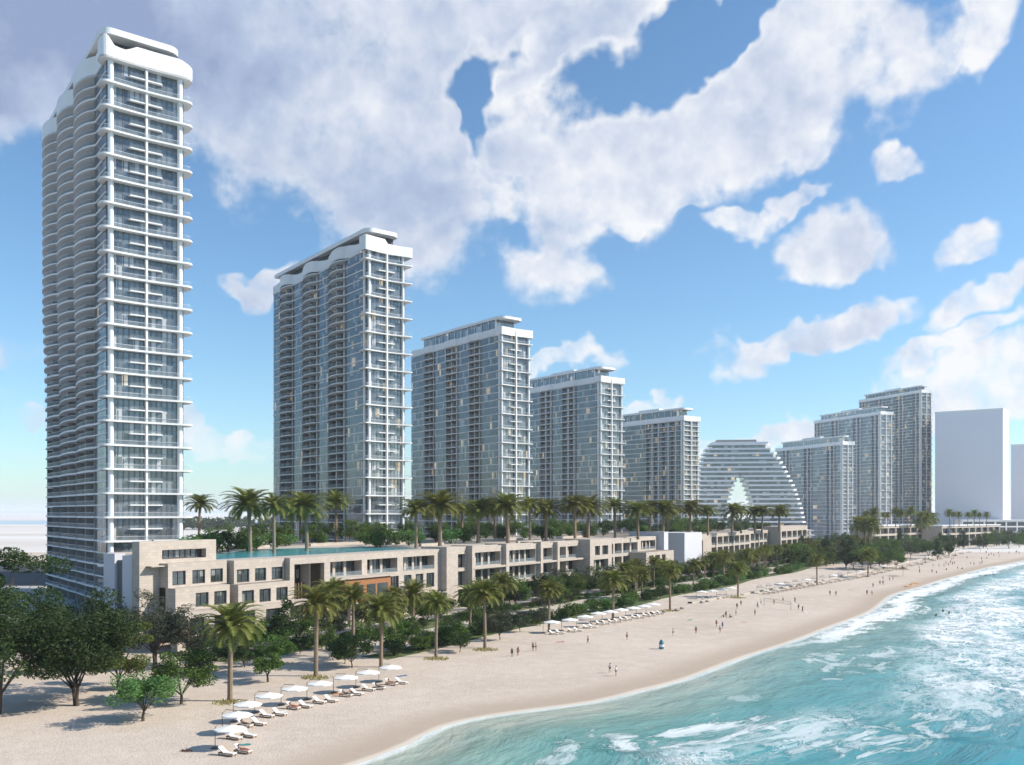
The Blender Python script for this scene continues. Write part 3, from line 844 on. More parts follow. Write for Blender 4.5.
        m = MB(); m.prism(arc(4.4, 4.6, 3.6, 180, 270, 8) + arc(W - 5.2, 4.6, 3.6, 270, 360, 8) + [(W - 1.6, L - 8), (.8, L - 8)], z + h + 4.5, z + h + 5.7); m.build('roof', 'white_render', s.e)
        m = MB(); m.box(W * .3, W * .65, L * .35, L * .62, z + h + 5.6, z + h + 7.4); m.build('plant_room', 'white_slab', s.e)

TA = math.atan2(.606, .795)
def corner(px):
    t = (px - 512) / F; Y = 261.4 / (.6185 - t); return (t * Y, Y)
c1 = corner(106); c2 = corner(366); c3 = corner(501); c4 = corner(600); c5 = corner(683)
Tower('residential_tower', 'tallest white residential tower at the far left, rounded balconies and a flowing ribbon roof', (c1[0], c1[1], 0), TA, 20.6, 82, 46, 3.26, 'round',
      [(12, 'g'), (23, 'w'), (24, 'w'), (23, 'w')], 3.0, 'glass_a', 2.0)
Tower('residential_tower', 'second tallest tower of the row, glassy with a scalloped white crown and protruding balcony ledges', (c2[0], c2[1], 0), TA, 16.6, 86, 37, 3.36, 'sharp',
      [(15, 'g'), (13, 'w'), (9, 'g'), (13, 'w'), (9, 'g'), (12, 'w'), (7, 'g')], 2.0, 'glass_b', 1.6)
Tower('residential_tower', 'blue glass tower with a straight white roof band, third from the left', (c3[0], c3[1], 0), TA, 16, 79, 33, 3.3, 'plain',
      [(16, 'g'), (9, 'b'), (10, 'g'), (10, 'b'), (11, 'g'), (9, 'b'), (13, 'g')], 1.0, 'glass_b', 1.5, True)
Tower('residential_tower', 'grey glass tower with columns of white balconies, fourth from the left', (c4[0], c4[1], 0), TA, 16.2, 78, 30, 3.32, 'plain',
      [(20, 'g'), (12, 'b'), (9, 'g'), (11, 'b'), (12, 'g'), (14, 'b')], 1.0, 'glass_b', 1.5, True)
Tower('residential_tower', 'dark brown glazed tower with many lit windows, left of the stepped arch building', (c5[0], c5[1], 0), TA, 14.6, 74, 27, 3.3, 'plain',
      [(3, 'g'), (14, 'b'), (13, 'b'), (12, 'g'), (9, 'g'), (14, 'b')], 1.0, 'glass_c', 1.5)
def corner_at(px, Y): return ((px - 512) / F * Y, Y, 0)
TB = R(20)
Tower('residential_tower', 'lowest of the three clustered towers at right, beside the arch building', corner_at(842, 850), TB, 12, 101, 26, 3.5, 'plain',
      [(6, 'g'), (8, 'b'), (14, 'g'), (8, 'b'), (14, 'g'), (8, 'b'), (8, 'g')], .8, 'glass_d', 1.2)
Tower('residential_tower', 'middle one of the three clustered towers at right, flat dark-rimmed roof', corner_at(880, 960), TB, 15, 106, 36, 3.65, 'plain',
      [(8, 'b'), (10, 'g'), (9, 'b'), (14, 'g'), (9, 'b'), (12, 'g'), (8, 'b')], .8, 'glass_d', 1.2, True)
Tower('residential_tower', 'tallest of the three clustered towers at right, next to the blank pale block', corner_at(921, 1070), TB, 15, 104, 47, 3.6, 'plain',
      [(9, 'b'), (9, 'g'), (10, 'b'), (14, 'g'), (9, 'b'), (12, 'g'), (9, 'b')], .8, 'glass_c', 1.2, True)

# ---------------------------------------------------------------- stepped arch building
def arch_building():
    Y = 800.0; x0 = (697 - 512) / F * Y; k = Y / F          # metres per pixel
    e = thing('arch_building', 'stepped white terraced building with a tall pointed arch opening through its middle', 'building', (x0, Y, 0), R(-6))
    N = 22; fh = 4.0; depth = 24
    prof = [(0.0, -1, 107), (.35, 0, 100), (.55, 1, 93.5), (.74, 2.5, 84.5), (.84, 5.5, 79), (.94, 10.5, 72), (1.0, 16, 66)]
    def ext(t):
        for (a, l0, r0), (b, l1, r1) in zip(prof, prof[1:]):
            if t <= b: q = (t - a) / (b - a); return (l0 + (l1 - l0) * q) * k, (r0 + (r1 - r0) * q) * k
        return prof[-1][1] * k, prof[-1][2] * k
    for f in range(N):
        t = (f + .5) / N; l, r = ext(t); z = f * fh
        ti = t / .68
        segs = [(l, r)]
        if ti < 1:
            hw = 13.5 * (1 - ti ** 2.2) ** .75 + .4; c = 42 * k
            segs = [(l, c - hw), (c + hw, r)]
        for i, (a, b) in enumerate(segs):
            if b - a < 2: continue
            m = MB(); ya = -3.5 * (1 - t) * (1 if i == 0 else 1.0)
            m.prism([(a - 1.2, ya + 1.0), (a + 1.5, ya - 1.6), (b - 1.0, ya - 1.6), (b + 2.2, ya + 1.0), (b + 2.2, depth), (a - 1.2, depth)], z + fh - 1.5, z + fh)
            m.build('terrace_slab', 'white_render', e)
            g = MB(); g.box(a + 1.0, b - 1.0, ya + 1.5, depth - 1, z, z + fh - 1.5)
            g.build('window_band', 'glass_d', e)
    m = MB(); l, r = ext(1); m.box(l - 1, r + 3, -1.5, depth, N * fh, N * fh + 1.3); m.build('roof', 'white_render', e)
    m = MB(); m.box(l + 4, r - 6, 6, depth - 4, N * fh + 1.3, N * fh + 3.8); m.build('plant_room', 'partition', e)
    m = MB(); m.box(104 * k, 112 * k, 4, depth, 0, 11)
    for q in range(3): m.box(103.4 * k, (116 - q) * k, 1, depth + .5, 3 + q * 4.2, 3.8 + q * 4.2)
    m.build('side_wing', 'white_slab', e)
arch_building()

def plain_tower(label, px0, px1, side, Y, ztop, rz, depth):
    e = thing('massing_block', label, 'building', corner_at(px1, Y), rz)
    L = 0; 
    m = MB(); 
    # find the length that reaches px0 along the face
    d = Vector((-math.cos(rz), -math.sin(rz))); t = (px0 - 512) / F; cx, cy, _ = corner_at(px1, Y)
    L = (cx - t * cy) / (t * d.y - d.x)
    m.box(-L, 0, 0, depth, 0, ztop); m.build('shaft', 'pale_block', e)
    m = MB(); m.box(-L - .4, .4, -.4, depth + .4, ztop, ztop + 1.2); m.build('roof_edge', 'white_render', e)
plain_tower('tall blank pale grey block tower without windows beyond the clustered towers', 935, 1003, 7, 1000, 27 + (513 - 409) * 1000 / F, R(-36), 45)
plain_tower('lower blank pale block at the right edge behind the taller blank block', 1011, 1075, 7, 1150, 27 + (513 - 443) * 1150 / F, R(-36), 40)

# ---------------------------------------------------------------- long terrace building with pool deck
DECK = 16.6
pod = thing('terrace_building', 'long low beige stone terrace building with a pool deck and palms on its roof', 'building', tuple(ORG), ROWA)
toL = Matrix.Rotation(-ROWA, 4, 'Z') @ Matrix.Translation(-ORG)
def loc2(x, y): q = toL @ Vector((x, y, 0)); return (q.x, q.y)
def facade(parent, x0, x1, z0, z1, y, ops, yb, win='window', wall_mat='travertine', rail=False, name='facade'):
    """front wall at local y with openings (a, b, c, d, depth, kind); returns run back to yb"""
    xs = sorted({x0, x1, *[o[0] for o in ops], *[o[1] for o in ops]}); zs = sorted({z0, z1, *[o[2] for o in ops], *[o[3] for o in ops]})
    m = MB()
    for a, b in zip(xs, xs[1:]):
        for c, d in zip(zs, zs[1:]):
            mx, mz = (a + b) / 2, (c + d) / 2
            if any(o[0] < mx < o[1] and o[2] < mz < o[3] for o in ops): continue
            m.quad((a, y, c), (b, y, c), (b, y, d), (a, y, d))
    m.quad((x0, yb, z0), (x0, y, z0), (x0, y, z1), (x0, yb, z1)); m.quad((x1, y, z0), (x1, yb, z0), (x1, yb, z1), (x1, y, z1))
    m.quad((x0, y, z1), (x1, y, z1), (x1, yb, z1), (x0, yb, z1))
    for o in ops:
        a, b, c, d, dp = o[:5]; kd = o[5] if len(o) > 5 else 'g'
        m.quad((a, y, c), (a, y + dp, c), (a, y + dp, d), (a, y, d)); m.quad((b, y + dp, c), (b, y, c), (b, y, d), (b, y + dp, d))
        m.quad((a, y, d), (a, y + dp, d), (b, y + dp, d), (b, y, d)); m.quad((a, y, c), (b, y, c), (b, y + dp, c), (a, y + dp, c))
    w = m.build(name, wall_mat, parent)
    for o in ops:
        a, b, c, d, dp = o[:5]; kd = o[5] if len(o) > 5 else 'g'
        yy = y + dp - .02
        if kd in ('g', 'p'):
            fr = MB(); n = max(1, round((b - a) / 1.4))
            for k in range(n + 1):
                xx = a + (b - a) * k / n; fr.box(max(a, xx - .06), min(b, xx + .06), yy - .14, yy - .02, c, d)
            fr.box(a + .06, b - .06, yy - .13, yy - .03, d - .14, d - .02); fr.box(a + .06, b - .06, yy - .13, yy - .03, c + .02, c + .14)
            if kd == 'p':   # piers stand between the windows of a loggia
                pass
            fo = fr.build(win, 'metal_dark', parent)
            g = MB(); g.quad((a, yy, c), (b, yy, c), (b, yy, d), (a, yy, d)); g.build('pane', 'glass_villa', fo)
            if kd == 'p':
                r_ = MB(); r_.box(a + .02, b - .02, y + .12, y + .16, c, c + 1.05); r_.box(a + .02, b - .02, y + .1, y + .18, c + 1.05, c + 1.1); r_.build('balustrade', 'rail_glass', parent)
                k = int((b - a) / 3.2)
                if k > 1:
                    q = MB()
                    for j in range(1, k):
                        xx = a + (b - a) * j / k; q.box(xx - .45, xx + .45, yy - .5, yy - .15, c, d)
                    q.build('pier', 'travertine', parent)
        elif kd == 'd': g = MB(); g.quad((a, yy, c), (b, yy, c), (b, yy, d), (a, yy, d)); g.build('recess', 'dark_recess', parent)
        elif kd == 'w': g = MB(); g.quad((a, yy, c), (b, yy, c), (b, yy, d), (a, yy, d)); g.build('recess', 'bronze', parent)
    return w
# main body, behind the facades
tc1 = (c1[0], c1[1])
endA2 = loc2(tc1[0] + 3.0, tc1[1] - 6.0)
d2v = (math.cos(TA), math.sin(TA))
tr = (tc1[0] + d2v[0] * 27, tc1[1] + d2v[1] * 27 - 1)
trb = (tr[0] - .606 * 30, tr[1] + .795 * 30)
body_pts = [(1.2, 6.0), (249, 6.0), (249, 76), (94, 74), loc2(*trb), loc2(*tr), endA2, (3, 13.5)]
m = MB(); m.prism(body_pts, 0, DECK - .25); m.build('body', 'travertine', pod)
m = MB(); m.prism([(1.25, 1.0), (249, 1.0), (249, 75.9), (94, 73.9), loc2(*trb), loc2(*tr), endA2, (3.1, 13.4)], DECK - .2, DECK); m.build('roof_deck', 'deck_floor', pod)
W3 = lambda xs, z0, z1, dp=.45, kd='g': [(a, b, z0, z1, dp, kd) for a, b in xs]
# upper end block with the ribbon window
facade(pod, 0, 18.6, DECK - .3, 21.4, 3.0, [(5.2, 16.0, 17.7, 19.6, 1.6, 'g')], 5.2)
facade(pod, 0.02, 4.6, 0, DECK - .32, 3.02, [], 5.2)
facade(pod, 4.6, 19.2, 12.2, 17.0, .4, W3([(5.6, 8.8), (10.4, 13.6), (15.0, 18.2)], 12.6, 15.4), 6)
facade(pod, 4.0, 17.4, 7.6, 12.2, -2.6, W3([(8.8, 12.0), (13.4, 16.6)], 8.2, 11.0), .4)
facade(pod, 2.6, 38, 3.0, 7.6, -6.2, W3([(4.5, 8), (10.5, 14), (17, 21), (24, 28), (31, 35)], 3.6, 6.6), -3.0)
facade(pod, 2.6, 38, 0.0, 3.0, -5.0, W3([(4.5, 12), (17, 24), (28, 36)], .1, 2.7), -3.0)
facade(pod, 20.0, 34.4, 12.0, DECK + .35, -.9, W3([(20.8, 24.2), (25.8, 29.0), (30.6, 34.0)], 12.2, 15.0), 6)
facade(pod, 17.4, 20.0, 3.0, DECK + .1, 1.6, [], 6)
facade(pod, 18.6, 33.4, 7.6, 12.0, -3.8, W3([(19.6, 22.9), (24.4, 27.6), (29.2, 32.6)], 7.9, 10.7), -.9)
# portal
facade(pod, 34.6, 47.6, 0.0, DECK + .3, -2.4, [(36.0, 40.9, 1.2, 15.4, 3.2, 'g'), (40.95, 45.6, 1.2, 15.4, 1.2, 'b')], 6)
m = MB()
for q in range(5): m.box(36.6 + q * .9, 36.9 + q * .9, -1.2, -.9, 1.2, 11)
m.build('louvre', 'bronze', pod)
# loggia wing with the timber-clad volume
facade(pod, 47.6, 93.6, 11.3, DECK + .3, -.8, W3([(48.9, 60.6), (62.6, 74.6), (77.0, 90.8)], 11.6, 15.3, 2.6, 'p'), 6)
facade(pod, 47.6, 93.6, 5.6, 11.3, -.8, [(48.7, 53.6, 6.0, 10.8, 3.4, 'g')] + W3([(71.6, 75.2), (77.4, 80.6), (82.4, 85.8), (87.2, 90.8)], 6.6, 10.5, .5), 6)
facade(pod, 47.6, 93.6, 0, 5.6, -.8, W3([(52, 58), (61, 67), (70, 76), (79, 84), (86, 91)], .3, 4.6, 1.5), 6)
tim = thing_t = MB(); tim.box(52.0, 69.2, -3.0, -.82, 5.2, 11.0); tv = tim.build('timber_volume', 'wood', pod)
for (a, b) in ((54.4, 58.6), (60, 63.2), (64, 68)):
    g = MB(); g.box(a, b, -3.08, -2.9, 6.0, 9.4); w_ = g.build('window', 'metal_dark', pod); g = MB(); g.box(a + .12, b - .12, -3.12, -3.0, 6.12, 9.28); g.build('pane', 'glass_villa', w_)
m = MB(); m.box(48, 70.5, -3.6, -.84, 11.02, 11.5); m.build('canopy', 'travertine', pod)
m = MB(); m.box(51, 94, -3.6, -.84, 4.9, 5.18); m.build('canopy', 'travertine', pod)
for x in (54, 60, 67, 73, 82, 90): m = MB(); m.box(x - .5, x + .5, -3.5, -2.5, 0, 4.88); m.build('pier', 'travertine', pod)
facade(pod, 93.6, 98.2, 0, DECK + .9, -3.0, [], 6)
facade(pod, 98.2, 108, 0, DECK + .6, .2, [(99, 102.6, .5, 15.2, 2.4, 'w'), (103.6, 107.2, 1.0, 4.8, 1.2), (103.6, 107.2, 5.8, 10, 1.2), (103.6, 107.2, 11, 15, 1.2)], 6)
def loggias(x0, x1, y, rows, cols, pier=1.3, top=DECK + .35, name='facade', parent=None, z0=0):
    ops = []; n = cols; w = (x1 - x0 - pier) / n
    for k in range(n):
        for (a, b) in rows: ops.append((x0 + pier + k * w, x0 + (k + 1) * w, a, b, 2.4, 'p'))
    facade(parent or pod, x0, x1, z0, top, y, ops, 6, name=name)
RWS = [(0.6, 4.6), (5.9, 10.0), (11.2, 15.2)]
facade(pod, 108, 109.4, 0, DECK + .8, -1.8, [], 6)
loggias(109.4, 126.5, -.5, RWS, 1, 1.0)
facade(pod, 126.5, 128.3, 0, DECK + .8, -2.0, [], 6)
loggias(128.3, 148, -.5, RWS, 1, 1.0)
facade(pod, 148, 149.6, 0, DECK + .8, -2.0, [], 6)
loggias(149.6, 159.5, -.4, RWS, 1, 1.0)
facade(pod, 159.5, 161, 0, DECK + .5, -2.0, [], 6)
loggias(161, 180, .4, RWS, 2, 1.2)
facade(pod, 180, 198, 0, DECK + .9, -4.0, [(184, 188, 11.6, 15, 1, 'g'), (190, 195, 11.6, 15, 1, 'g'), (183, 195, 6, 10, 2, 'p')], 6)
loggias(198, 230, -1.0, RWS, 4, 1.4)
facade(pod, 220, 249, 0, 11.4, -8.5, [(223, 227, 6.6, 10, 1.0, 'w'), (229, 234, 6.6, 10, 1.0, 'w'), (236, 240, 6.6, 10, 1.0, 'w'), (222, 246, .6, 5.2, 3.0, 'w')], -1.1)
facade(pod, 230, 249, 11.4, 17.2, -1.0, [(232, 247, 12, 15.6, 1.5, 'p')], 6)
for z in (5.05, 10.4): m = MB(); m.box(109, 180, -1.9, -.52, z, z + .55); m.build('ledge', 'travertine', pod)
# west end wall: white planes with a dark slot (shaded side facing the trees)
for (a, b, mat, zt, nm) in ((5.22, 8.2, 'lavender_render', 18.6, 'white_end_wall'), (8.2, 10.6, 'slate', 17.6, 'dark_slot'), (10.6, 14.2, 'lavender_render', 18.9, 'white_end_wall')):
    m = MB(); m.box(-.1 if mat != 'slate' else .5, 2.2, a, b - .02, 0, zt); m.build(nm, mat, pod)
# deck parapet
m = MB(); m.box(98, 230, .9, 1.2, DECK, DECK + .6); m.build('deck_parapet', 'travertine', pod)
# the pool, its rim and the planters
def deck_pts(lst): return [UV(u, v) for u, v in lst]
def blobpoly(pts, n=7): 
    pts = [Vector(p).to_3d() for p in pts]; out = []
    N_ = len(pts)
    for i in range(N_):
        p0, p1, p2, p3 = pts[i - 1], pts[i], pts[(i + 1) % N_], pts[(i + 2) % N_]
        for k in range(n):
            t = k / n; out.append(0.5 * ((2 * p1) + (p2 - p0) * t + (2 * p0 - 5 * p1 + 4 * p2 - p3) * t * t + (3 * p1 - p0 - 3 * p2 + p3) * t ** 3))
    return out
pool_pts = [(15.2, -3.4), (30, -2.3), (50, -2.2), (70, -3.0), (88, -4.5), (97, -10), (92, -24), (85, -36), (66, -42), (48, -34), (36, -36), (22, -30), (15.4, -16)]
pw = MB(); pw.prism([(p.x, p.y) for p in blobpoly([(UV(u, v).x, UV(u, v).y) for u, v in pool_pts], 5)], DECK - .1, DECK + .16)
tag(pw.build('pool_water', 'pool_water'), kind='structure')
rim = blobpoly([(u, -v) for u, v in pool_pts], 5); rm = MB()
ctr = Vector((56, 20, 0))
for a, b in zip(rim, rim[1:] + rim[:1]):
    ao = a + (a - ctr).normalized() * .7; bo = b + (b - ctr).normalized() * .7
    rm.quad((a.x, a.y, DECK + .22), (b.x, b.y, DECK + .22), (bo.x, bo.y, DECK + .22), (ao.x, ao.y, DECK + .22)); rm.quad((ao.x, ao.y, DECK), (ao.x, ao.y, DECK + .22), (bo.x, bo.y, DECK + .22), (bo.x, bo.y, DECK))
rm.build('pool_rim', 'white_slab', pod)
# low curved planter walls on the deck
for (u, v, ln) in ((40, -52, 40), (95, -50, 34), (112, -20, 12), (120, -40, 30), (160, -30, 30), (205, -25, 30), (150, -8, 16), (185, -7, 14)):
    m = MB(); m.box(u, u + ln, -v, -v + 1.0, DECK, DECK + .9); m.build('planter', 'travertine', pod)

# second terrace building further along
pod2 = thing('terrace_building', 'second terrace building, starting at the white and slate end walls, with palms on its roof', 'building', tuple(ORG), ROWA)
m = MB(); m.prism([(252, 6.5), (495, 6.5), (495, 60), (252, 74)], 0, 16.2); m.build('body', 'travertine', pod2)
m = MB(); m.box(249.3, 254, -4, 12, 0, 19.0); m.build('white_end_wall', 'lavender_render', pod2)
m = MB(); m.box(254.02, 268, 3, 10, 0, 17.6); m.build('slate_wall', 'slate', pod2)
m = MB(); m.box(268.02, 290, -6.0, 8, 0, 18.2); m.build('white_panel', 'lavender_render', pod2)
facade(pod2, 290.1, 316, 0, 16.9, -1.5, [(299, 304, .5, 14, 2, 'w')], 6, name='facade')
loggias(316, 380, -1, RWS, 7, 1.6, parent=pod2)
loggias(384, 428, 3, RWS, 5, 1.6, parent=pod2)
loggias(430, 494, -4, [(.6, 5), (6.3, 10.6), (12, 16)], 5, 2.2, top=19, parent=pod2)
m = MB(); m.box(384, 428, 6, 7, 16.9, 17.4); m.build('deck_parapet', 'travertine', pod2)

# third and fourth groups in the distance
def villa(label, px0, px1, Y, ztop, cols, rows=2, rz=R(50), mat='travertine'):
    x, y, _ = corner_at(px0, Y); d = Vector((math.cos(rz), math.sin(rz))); t = (px1 - 512) / F
    L = (t * y - x) / (d.x - t * d.y)
    e = thing('terrace_building', label, 'building', (x, y, 0), rz)
    m = MB(); m.box(.2, L - .2, 3.2, 16, 0, ztop - .4); m.build('body', mat, e)
    h = ztop / (rows + .15); rws = [(k * h + .8, (k + 1) * h - .7) for k in range(rows)]
    w = (L - 1.2) / cols
    ops = [(1.2 + k * w, (k + 1) * w, a, b, 1.6, 'g') for k in range(cols) for a, b in rws]
    facade(e, 0, L, 0, ztop, 0, ops, 3.2, wall_mat=mat)
    m = MB(); m.box(-.5, L + .5, -.6, 17, ztop + .02, ztop + .7); m.build('roof', 'white_slab', e)
    return e
villa('distant terrace building with a flat white roof, in front of the tallest clustered tower', 872, 925, 640, 17.5, 7, 3, R(45))
villa('distant three-storey frame-fronted terrace building beneath a row of roof palms', 942, 1000, 690, 16.8, 9, 3, R(42))
villa('low white building at the foot of the blank pale block', 962, 1050, 980, 19, 8, 3, R(10), 'white_slab')
# ---------------------------------------------------------------- vegetation
def palm_crown(rng, nf=42, ln=3.6, leaf_n=22, lw=.07):
    m = MB()
    for i in range(nf):
        az = i * 2.39996 + rng.uniform(-.2, .2); q = i / nf
        el = R(84 - 108 * q ** .9 + rng.uniform(-6, 6)); L = ln * rng.uniform(.85, 1.08) * (.8 + .2 * math.sin(math.pi * min(1, q + .2)))
        droop = rng.uniform(1.1, 1.6) * (1.15 - .25 * q)
        h = Vector((math.cos(az), math.sin(az), 0)); pts = []; p = Vector((0, 0, 0)) + h * .12; e = el
        n = 9
        for k in range(n + 1):
            pts.append(p.copy()); p = p + (h * math.cos(e) + Vector((0, 0, math.sin(e)))) * (L / n); e -= droop / n * (0.5 + 1.2 * k / n)
        side = h.cross(Vector((0, 0, 1)))
        m.tube(pts, [.045 * (1 - .8 * k / n) for k in range(n + 1)], 3, 0, False)
        for k in range(leaf_n):
            t = .14 + .86 * k / (leaf_n - 1); ft = t * n; i0 = min(int(ft), n - 1); a = pts[i0].lerp(pts[i0 + 1], ft - i0); dr = (pts[i0 + 1] - pts[i0]).normalized()
            up = side.cross(dr).normalized(); ll = L * .23 * (math.sin(math.pi * (.12 + .8 * t)) ** .7) * rng.uniform(.85, 1.15)
            for sg in (-1, 1):
                tip = a + (side * sg * .8 + dr * .62 + up * (.32 if sg else 0)).normalized() * ll + Vector((0, 0, -.12 * ll))
                w = dr * (.035 + L * .0055)
                i_ = len(m.v); m.v += [tuple(a - w), tuple(a + w), tuple(tip)]; m.f.append((i_, i_ + 1, i_ + 2)); m.m.append(0)
    for k in range(10):      # dry frond stubs and fruit under the crown
        az = rng.uniform(0, 6.28); m.tube([(0, 0, -.2), (math.cos(az) * .3, math.sin(az) * .3, -.15), (math.cos(az) * .5, math.sin(az) * .5, -.7)], [.05, .04, .06], 3, 1)
    return m.mesh('crown', ['leaf_palm', 'dry_plant'])
def palm_trunk(rng, h, r=.24):
    m = MB(); n = 14; lean = rng.uniform(-.3, .3), rng.uniform(-.3, .3)
    pts = [(lean[0] * (k / n) ** 2, lean[1] * (k / n) ** 2, h * k / n - .15) for k in range(n + 1)]
    rad = [r * (1.35 if k == 0 else 1.12 - .22 * k / n + .05 * (k % 2)) for k in range(n + 1)]; rad[-1] = r * 1.25; rad[-2] = r * 1.2
    m.tube(pts, rad, 9); return m.mesh('trunk', 'palm_trunk'), pts[-1]
PALMS = []
rg = random.Random(5)
for (h, ln, nf, leaf_n) in ((8.0, 4.1, 62, 38), (8.8, 3.9, 60, 36), (7.4, 4.2, 62, 38), (9.4, 3.7, 56, 34)):
    root = bpy.data.objects.new('palm_tree', None); COL.objects.link(root); tag(root, 'x', 'palm')
    tm, tp = palm_trunk(rg, h, .25); part('trunk', tm, root)
    c = part('crown', palm_crown(rg, nf, ln, leaf_n), root); c.location = tp
    PALMS.append((Kind(root), h + 0.3 * ln))
def put_palm(p, height, label, group, i, wide=1.0):
    k, h0 = PALMS[i % 4]; s = height / h0
    return k.place((p.x, p.y, p.z), rg.uniform(0, 6.28), label, group, (s * wide, s * wide, s))

def leaf_cloud(m, rng, c, r, n, size, mi=0, hollow=.35, flat=1.0):
    for _ in range(n):
        while True:
            d = Vector((rng.uniform(-1, 1), rng.uniform(-1, 1), rng.uniform(-1, 1)))
            if .02 < d.length < 1: break
        rad = d.length ** .45; d = d.normalized() * rad
        if rad < hollow: d = d.normalized() * rng.uniform(hollow, 1)
        p = Vector(c) + Vector((d.x * r[0], d.y * r[1], d.z * r[2] * flat))
        a = Vector((rng.gauss(0, 1), rng.gauss(0, 1), rng.gauss(0, .55))).normalized(); b = a.cross(Vector((rng.gauss(0, 1), rng.gauss(0, 1), rng.gauss(0, 1)))).normalized()
        s = size * rng.uniform(.6, 1.25)
        i_ = len(m.v)
        m.v += [tuple(p - a * s), tuple(p + b * s * .45), tuple(p + a * s), tuple(p - b * s * .45)]; m.f.append((i_, i_ + 1, i_ + 2, i_ + 3)); m.m.append(mi)
def tree_mesh(seed, h, cr, trunk_h, n_leaf, size, leaf, limbs=7, trunks=1, shape='round', tr=.28):
    """tapered trunk, limbs ending in leaf clumps spread through the crown"""
    rng = random.Random(seed); t = MB(); tips = []
    for q in range(trunks):
        base = Vector((rng.uniform(-.25, .25) * (trunks > 1) * 2, rng.uniform(-.25, .25) * (trunks > 1) * 2, -.2)); lean = Vector((rng.uniform(-.14, .14), rng.uniform(-.14, .14), 1)) * 1.0
        if trunks > 1: lean += Vector((base.x, base.y, 0)) * .5
        top = base + lean.normalized() * (trunk_h + .2); mid = base.lerp(top, .5) + Vector((rng.uniform(-.12, .12), rng.uniform(-.12, .12), 0))
        t.tube([base, mid, top], [tr * 1.25, tr, tr * .8], 8)
        for k in range(limbs):
            az = 6.283 * (k + rng.uniform(-.3, .3)) / limbs; el = rng.uniform(.35, 1.25)
            L = (h - trunk_h) * rng.uniform(.55, .9); d = Vector((math.cos(az) * math.cos(el), math.sin(az) * math.cos(el), math.sin(el)))
            L = min(L, cr * .8 / max(.15, math.cos(el)))
            p1 = top + d * L * .45 + Vector((0, 0, L * .08)); p2 = top + d * L + Vector((0, 0, L * .12))
            t.tube([top - Vector((0, 0, .3)), p1, p2], [tr * .5, tr * .3, tr * .1], 5); tips.append(p2)
            for j in range(3):
                a2 = az + rng.uniform(-1.1, 1.1); e2 = rng.uniform(-.1, 1.1); d2 = Vector((math.cos(a2) * math.cos(e2), math.sin(a2) * math.cos(e2), math.sin(e2)))
                p3 = p1.lerp(p2, rng.uniform(0, .6)); p4 = p3 + d2 * L * rng.uniform(.3, .55); t.tube([p3, p4], [tr * .2, tr * .05], 4); tips.append(p4)
    c = MB(); ctr = Vector((0, 0, trunk_h + (h - trunk_h) * .45)); per = n_leaf // (len(tips) + 8)
    extra = [ctr + Vector((rng.uniform(-.6, .6) * cr, rng.uniform(-.6, .6) * cr, rng.uniform(-.35, .6) * (h - trunk_h) * .7)) for _ in range(8)]
    for p in tips + extra:
        if shape == 'cone': p = Vector((p.x * max(.25, 1 - (p.z - trunk_h) / (h - trunk_h)), p.y * max(.25, 1 - (p.z - trunk_h) / (h - trunk_h)), p.z))
        rr = cr * rng.uniform(.20, .36); p = Vector(p); p.z = min(p.z, h - rr * .5)
        for _ in range(2):
            o = Vector((rng.gauss(0, .3), rng.gauss(0, .3), rng.gauss(0, .2))) * rr
            leaf_cloud(c, rng, p + o, (rr, rr, rr * .62), per // 2, size)
    return t.mesh('trunk', 'trunk', True), c.mesh('crown', leaf)
def tree_kind(name, cat, *a, **k):
    root = bpy.data.objects.new(name, None); COL.objects.link(root); tag(root, 'x', cat)
    tm, cm = tree_mesh(*a, **k); part('trunk', tm, root); part('crown', cm, root); return Kind(root)

# near trees at the left ------------------------------------------------------
NEAR = [  # px, py foot, height m, crown radius, leaf mat, label, seed, trunk_h, leaves, trunks
    (-2, 714, 22.5, 7.4, 'leaf_dark', 'huge dark evergreen cut by the left edge of the picture', 11, 3, 26000, 1),
    (77, 706, 15.6, 7.6, 'leaf_dark', 'broad dark green tree with forked double trunk in the sand at left', 12, 2.6, 24000, 2),
    (118, 688, 12.6, 4.4, 'leaf_olive', 'olive yellow-green tree behind the small bright tree', 13, 1.6, 11000, 1),
    (143, 721, 7.0, 4.4, 'leaf_fresh', 'small bright fresh green tree on the sand, foremost of the trees', 14, 1.5, 7500, 1),
    (181, 704, 8.6, 4.0, 'leaf_mid', 'mid green tree between the bright young tree and the first palm', 15, 1.6, 8500, 1),
    (156, 668, 14.0, 4.4, 'leaf_grey', 'grey-green airy tree in front of the white end wall', 16, 3, 9000, 2),
    (189, 668, 12.0, 3.6, 'leaf_grey', 'slender grey-green tree before the stepped beige wall', 17, 3, 6000, 2),
    (268, 682, 4.6, 2.5, 'leaf_mid', 'small round tree standing alone between the two foremost palms', 18, 1.3, 3500, 1),
    (30, 672, 13.0, 6.0, 'leaf_dark', 'dark bushy tree filling the gap beside the huge evergreen', 19, 1.5, 14000, 1),
    (52, 652, 11.0, 6.0, 'leaf_dark', 'dark round tree seen between the huge evergreen and the first tower', 23, 1.5, 7000, 1),
    (100, 655, 9.5, 5.5, 'leaf_dark', 'dark tree below the foot of the tallest tower', 24, 1.5, 7000, 1),
    (132, 645, 8.0, 4.5, 'leaf_mid', 'mid green tree at the foot of the white end walls', 25, 1.5, 5000, 1),
    (-30, 668, 15.0, 7.0, 'leaf_dark', 'dark tree mostly outside the left edge behind the huge evergreen', 26, 2, 8000, 1),
    (208, 690, 3.6, 2.2, 'leaf_mid', 'low bush-like tree just left of the foremost palm', 20, .8, 2500, 1)]
